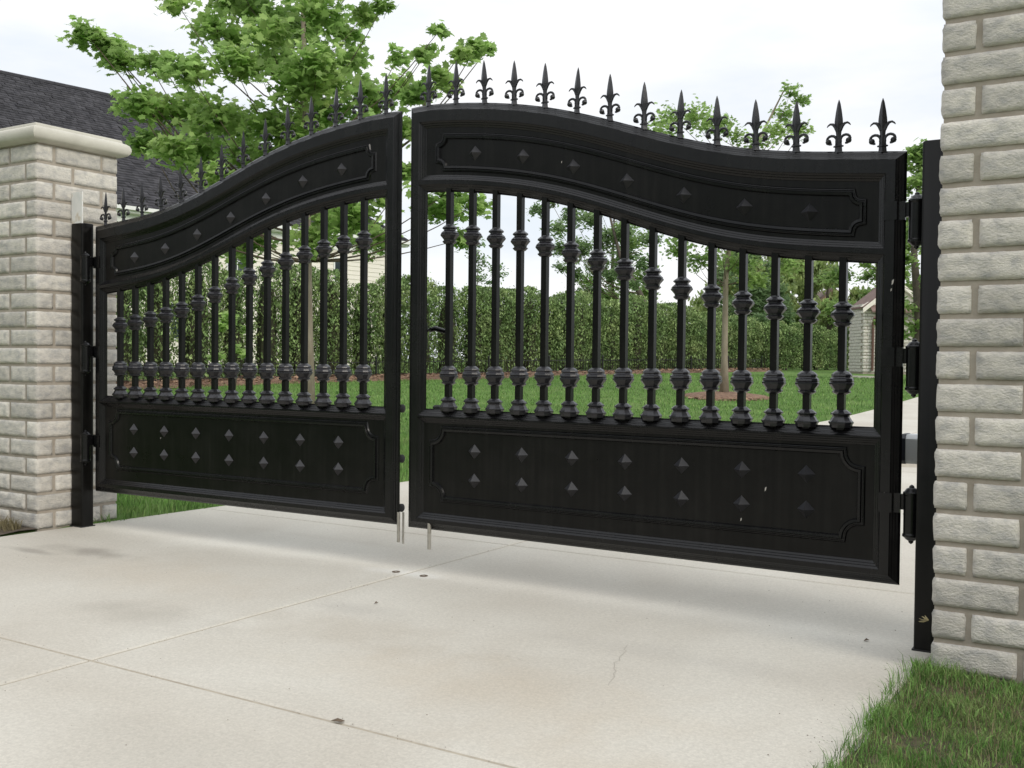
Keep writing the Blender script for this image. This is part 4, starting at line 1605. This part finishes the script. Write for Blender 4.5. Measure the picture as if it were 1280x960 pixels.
# ------------------------------------------------------------------ house beyond the hedge
def house():
    A = np.array((-28.2, 19.9))
    B = np.array((-26.1, 33.9))
    d = (B - A) / np.linalg.norm(B - A)       # along the eave
    ang = math.atan2(d[1], d[0])
    base = A
    root = empty('house', (B[0], B[1], .6), ang)
    tag(root, 'large cream sided house with a long dark shingle roof at the far left', 'house')
    # local: x along the eave (negative = towards the viewer's side), y = +left = away from the lawn
    Ln = -34.0                # near end of the eave
    ez = 5.9                  # eave height (local)
    pitch = .80
    half = 7.0
    rz = ez + half * pitch
    wall = MB()
    wy = .32
    wall.box(Ln + .5, -.5, wy, 2 * half - wy, -.6, ez - .05)
    wall.build('wall', M['siding'], root)
    lap = MB()
    n_ = int((ez) / .19)
    for k in range(n_):
        z = k * .19
        lap.add([(Ln + .5, wy - .012, z), (-.5, wy - .012, z), (-.5, wy - .030, z + .002), (Ln + .5, wy - .030, z + .002),
                 (Ln + .5, wy - .012, z + .19), (-.5, wy - .012, z + .19)], [(0, 1, 2, 3)[::-1], (3, 2, 5, 4)])
        lap.add([(-.488, wy, z), (-.488, 2 * half - wy, z), (-.470, 2 * half - wy, z + .002), (-.470, wy, z + .002),
                 (-.488, wy, z + .19), (-.488, 2 * half - wy, z + .19)], [(0, 1, 2, 3)[::-1], (3, 2, 5, 4)])
    o_ = lap.build('siding_boards', M['siding'], root)
    o_['kind'] = 'stuff'
    # roof deck (hip at the far end)
    deck = MB()
    hipx = -half
    dz = -.06
    deck.add([(Ln, 0, ez + dz), (0, 0, ez + dz), (hipx, half, rz + dz), (Ln, half, rz + dz), (0, 2 * half, ez + dz), (Ln, 2 * half, ez + dz)],
             [(0, 1, 2, 3), (1, 4, 2), (3, 2, 4, 5)])
    deck.build('roof_deck', M['shingle'], root)
    # shingle courses with tabs of uneven thickness
    sh = MB()
    rg_ = np.random.default_rng(5)
    sl = math.hypot(1, pitch)
    exp_ = .19
    nc = int(half * sl / exp_)
    V, Fq = [], []
    for k in range(nc):
        t0 = k * exp_ / sl
        t1 = (k + 1) * exp_ / sl + .02
        x = Ln
        xe = -t0 - .02
        while x < xe:
            wd = rg_.uniform(.16, .34)
            x2 = min(x + wd, xe)
            th = rg_.uniform(.02, .065)
            nx, nz = -pitch / sl, 1 / sl        # normal (y,z)
            y0, z0 = t0 - .0, ez + t0 * pitch
            y1, z1 = t1, ez + t1 * pitch
            o0 = len(V)
            V += [(x, y0, z0 - .01), (x2 - .008, y0, z0 - .01), (x2 - .008, y0 + nx * th, z0 + nz * th), (x, y0 + nx * th, z0 + nz * th),
                  (x, y1, z1 + .002), (x2 - .008, y1, z1 + .002)]
            Fq += [(o0, o0 + 1, o0 + 2, o0 + 3), (o0 + 3, o0 + 2, o0 + 5, o0 + 4)]
            x = x2
    # far hip end
    for k in range(nc):
        t0 = k * exp_ / sl
        t1 = (k + 1) * exp_ / sl + .02
        y = t0
        while y < 2 * half - t0:
            y2 = min(y + rg_.uniform(.2, .4), 2 * half - t0)
            th = rg_.uniform(.02, .065)
            o0 = len(V)
            V += [(-t0, y, ez + t0 * pitch - .01), (-t0, y2 - .008, ez + t0 * pitch - .01), (-t0 + th * .6, y2 - .008, ez + t0 * pitch + th * .8),
                  (-t0 + th * .6, y, ez + t0 * pitch + th * .8), (-t1, y, ez + t1 * pitch + .002), (-t1, y2 - .008, ez + t1 * pitch + .002)]
            Fq += [(o0, o0 + 1, o0 + 2, o0 + 3), (o0 + 3, o0 + 2, o0 + 5, o0 + 4)]
            y = y2
    o_ = inst('shingles', np_mesh('shingles', V, np.array(Fq), M['shingle']), root)
    o_['kind'] = 'stuff'
    cap_ = MB()
    cap_.tube([(Ln, half, rz + .03), (hipx, half, rz + .03)], .09, 6)
    cap_.tube([(hipx, half, rz + .02), (0, 0, ez + .02)], .08, 6)
    cap_.build('ridge_cap', M['shingle'], root)
    # eave: fascia, gutter, soffit
    e = MB()
    e.box(Ln, .06, -.02, .03, ez - .24, ez - .03)
    e.box(Ln, .03, .03, wy + .01, ez - .26, ez - .22)
    e.box(.0, .05, .03, 2 * half, ez - .24, ez - .03)
    e.build('fascia', M['trim'], root)
    g_ = MB()
    g_.box(Ln, .10, -.15, -.025, ez - .15, ez - .02)
    g_.build('gutter', M['trim'], root)
    fr = MB()
    fr.box(Ln + .5, -.46, wy - .06, wy - .032, ez - .70, ez - .26)
    fr.build('frieze_board', M['trim'], root)
    # windows
    for (x, z, ww, hh_) in ((-4.1, 3.85, .62, .95), (-9.5, 3.7, .9, 1.2), (-14.5, 3.7, .9, 1.2), (-4.1, 1.2, .8, 1.3), (-12, 1.2, .9, 1.3)):
        f_ = MB()
        t = .07
        y0, y1 = wy - .075, wy - .0
        f_.box(x, x + ww, y0, y1, z - t, z)
        f_.box(x, x + ww, y0, y1, z + hh_, z + hh_ + t)
        f_.box(x - t, x, y0, y1, z - t, z + hh_ + t)
        f_.box(x + ww, x + ww + t, y0, y1, z - t, z + hh_ + t)
        f_.box(x + ww / 2 - .018, x + ww / 2 + .018, y0 + .01, y1, z, z + hh_)
        f_.box(x, x + ww / 2 - .018, y0 + .01, y1, z + hh_ / 2 - .018, z + hh_ / 2 + .018)
        f_.box(x + ww / 2 + .018, x + ww, y0 + .01, y1, z + hh_ / 2 - .018, z + hh_ / 2 + .018)
        wf = f_.build('window', M['trim'], root)
        p_ = MB()
        for (a0, a1) in ((x, x + ww / 2 - .018), (x + ww / 2 + .018, x + ww)):
            for (b0, b1) in ((z, z + hh_ / 2 - .018), (z + hh_ / 2 + .018, z + hh_)):
                p_ = MB()
                p_.box(a0, a1, wy - .045, wy - .035, b0, b1)
                p_.build('pane', M['glass'], wf)
    return root


house()

# second house far behind, only its brown gable shows
bh = empty('house', (-13.9, 57.5, .85), .5)
tag(bh, 'distant tan gabled house with a brown roof glimpsed between the willows', 'house')
q = MB()
q.box(-1.6, 3.4, 0, 6, 0, 2.6)
q.add([(-1.6, 0, 2.6), (3.4, 0, 2.6), (.9, 0, 4.6), (-1.6, 6, 2.6), (3.4, 6, 2.6), (.9, 6, 4.6)], [(0, 1, 2), (3, 5, 4)])
q.build('wall', M['tan'], bh)
q = MB()
for s_ in (-1, 1):
    x0, x1 = .9, .9 + s_ * 2.9
    z0, z1 = 4.72, 2.36
    q.add([(x0, -.3, z0), (x1, -.3, z1), (x1, 6.3, z1), (x0, 6.3, z0), (x0, -.3, z0 - .16), (x1, -.3, z1 - .16), (x1, 6.3, z1 - .16), (x0, 6.3, z0 - .16)],
          [(0, 1, 2, 3), (7, 6, 5, 4), (0, 4, 5, 1), (1, 5, 6, 2), (2, 6, 7, 3)])
q.build('roof', M['red_shingle'], bh)


# ------------------------------------------------------------------ stone outbuilding by the far end of the drive
def outbuilding():
    bx, by = -5.62, 33.7
    z0 = .80
    root = empty('stone_outbuilding', (bx, by, z0), YAW)
    tag(root, 'small far stone outbuilding with a brown gabled roof right of the hedge', 'outbuilding')
    # local x to the right as seen from the gate, y away
    Wd, Dp, Hh = 2.35, 1.6, 2.32
    core = MB()
    core.box(.02, Wd - .02, .02, Dp, -.3, Hh)
    core.build('mortar_core', M['mortar'], root)
    pool = [stone_mesh(.285, .10, 400 + k) for k in range(4)] + [stone_mesh(.135, .10, 410 + k) for k in range(2)]
    cnt = 0
    for c in range(20):
        z = .1157 * (c + .5)
        x = 0
        first = c % 2
        while x < Wd - .05:
            wd = .135 if first else .285
            first = 0
            if x + wd > Wd:
                wd = .135
            me = random.choice(pool[:4]) if wd > .2 else random.choice(pool[4:])
            if x + wd > Wd + .08:
                break
            inst('stone', me, root, (x + wd / 2, .05, z))
            cnt += 1
            x += wd + .012
    # side wall as raised course strips (too narrow in view to pick blocks)
    sd = MB()
    for c in range(21):
        z = .1157 * c
        for k in range(4):
            y = .12 + k * .34 + (c % 2) * .15
            sd.box(.0, .03, y, min(y + .325, Dp), z + .008, z + .108)
    o_ = sd.build('side_stones', M['stone'], root)
    o_['kind'] = 'stuff'
    gb = MB()
    pk_ = Hh + .80
    gb.add([(-.1, .0, Hh), (Wd + .1, .0, Hh), (Wd / 2, .0, pk_), (-.1, .10, Hh), (Wd + .1, .10, Hh), (Wd / 2, .10, pk_)],
           [(0, 1, 2), (3, 5, 4), (0, 3, 4, 1), (1, 4, 5, 2), (2, 5, 3, 0)])
    gb.build('gable', M['siding'], root)
    bb = MB()
    for s_ in (-1, 1):
        x0, x1 = Wd / 2, Wd / 2 + s_ * (Wd / 2 + .06)
        zt, zb_ = pk_ + .14, Hh - .06
        bb.add([(x0, -.14, zt), (x1, -.14, zb_), (x1, -.14, zb_ - .16), (x0, -.14, zt - .18), (x0, -.08, zt), (x1, -.08, zb_), (x1, -.08, zb_ - .16), (x0, -.08, zt - .18)],
               [(0, 1, 2, 3), (4, 7, 6, 5), (0, 4, 5, 1), (3, 2, 6, 7), (1, 5, 6, 2)])
    bb.build('bargeboard', M['siding'], root)
    rf = MB()
    for s_ in (-1, 1):
        x0, x1 = Wd / 2, Wd / 2 + s_ * (Wd / 2 + .04)
        zt, zb_ = pk_ + .17, Hh + .0
        rf.add([(x0, -.08, zt), (x1, -.08, zb_), (x1, Dp, zb_), (x0, Dp, zt), (x0, -.08, zt - .06), (x1, -.08, zb_ - .06), (x1, Dp, zb_ - .06), (x0, Dp, zt - .06)],
               [(0, 1, 2, 3), (7, 6, 5, 4), (0, 4, 5, 1), (1, 5, 6, 2), (2, 6, 7, 3)])
    # small pent roof over the door front
    rf.add([(.20, -.30, Hh - .16), (Wd + .10, -.30, Hh - .16), (Wd + .10, -.0, Hh + .06), (.20, -.0, Hh + .06), (.20, -.30, Hh - .21), (Wd + .10, -.30, Hh - .21)],
           [(0, 1, 2, 3), (4, 5, 1, 0)])
    rf.build('roof', M['red_shingle'], root)
    dp_ = MB()
    dp_.tube([(.30, -.30, Hh - .38), (.32, -.12, Hh - .5), (.32, -.07, Hh - .65), (.32, -.07, .05)], .045, 8)
    dp_.build('downspout', M['brown_trim'], root)
    return root


outbuilding()
# low pad on the lawn beside it
q = MB()
q.loft([[(.75 * math.cos(t), .5 * math.sin(t), z) for t in np.linspace(0, 6.283, 14, endpoint=False)] for z in (-.1, .05)], True, False, True)
o = q.build('stone_pad', M['concrete'])
o.location = (-4.6, 28.6, gzf(-4.6, 28.6) + .0)
tag(o, 'pale flat stone pad in the lawn before the stone outbuilding', 'stone pad')


# ------------------------------------------------------------------ unseen street side behind the viewpoint, added for the gloss paint to mirror
q = MB()
q.strip([(x, -9.0, .006) for x in np.linspace(-80, 80, 9)], [(x, -16.5, .006) for x in np.linspace(-80, 80, 9)])
o = q.build('unseen_road', mat('asphalt', (0.045, 0.045, 0.047), 0.9, [(0.07, 0.07, 0.07)], 30, bump=.5, bscale=200, bdist=.004))
tag(o, kind='structure')
rg = np.random.default_rng(300)
n = 26000
xs = rg.uniform(-60, 60, n)
hh = 9 + 2.5 * np.sin(xs * .21) + 1.5 * np.sin(xs * .53 + 1)
zz = rg.uniform(0, 1, n) ** .8 * hh
Cw = np.stack([xs, -27 - 3.5 * rg.random(n) - .5 * np.sin(xs), zz], -1)
ow = leaf_cloud('unseen_woods', Cw, rg.uniform(.5, 1.0, n), OVAL, M['farleaf'], None, rg, .4, flatness=1.2)
tag(ow, 'unseen leafy wood across the street, added behind the viewpoint for the black paint to mirror', 'wood', kind='stuff')
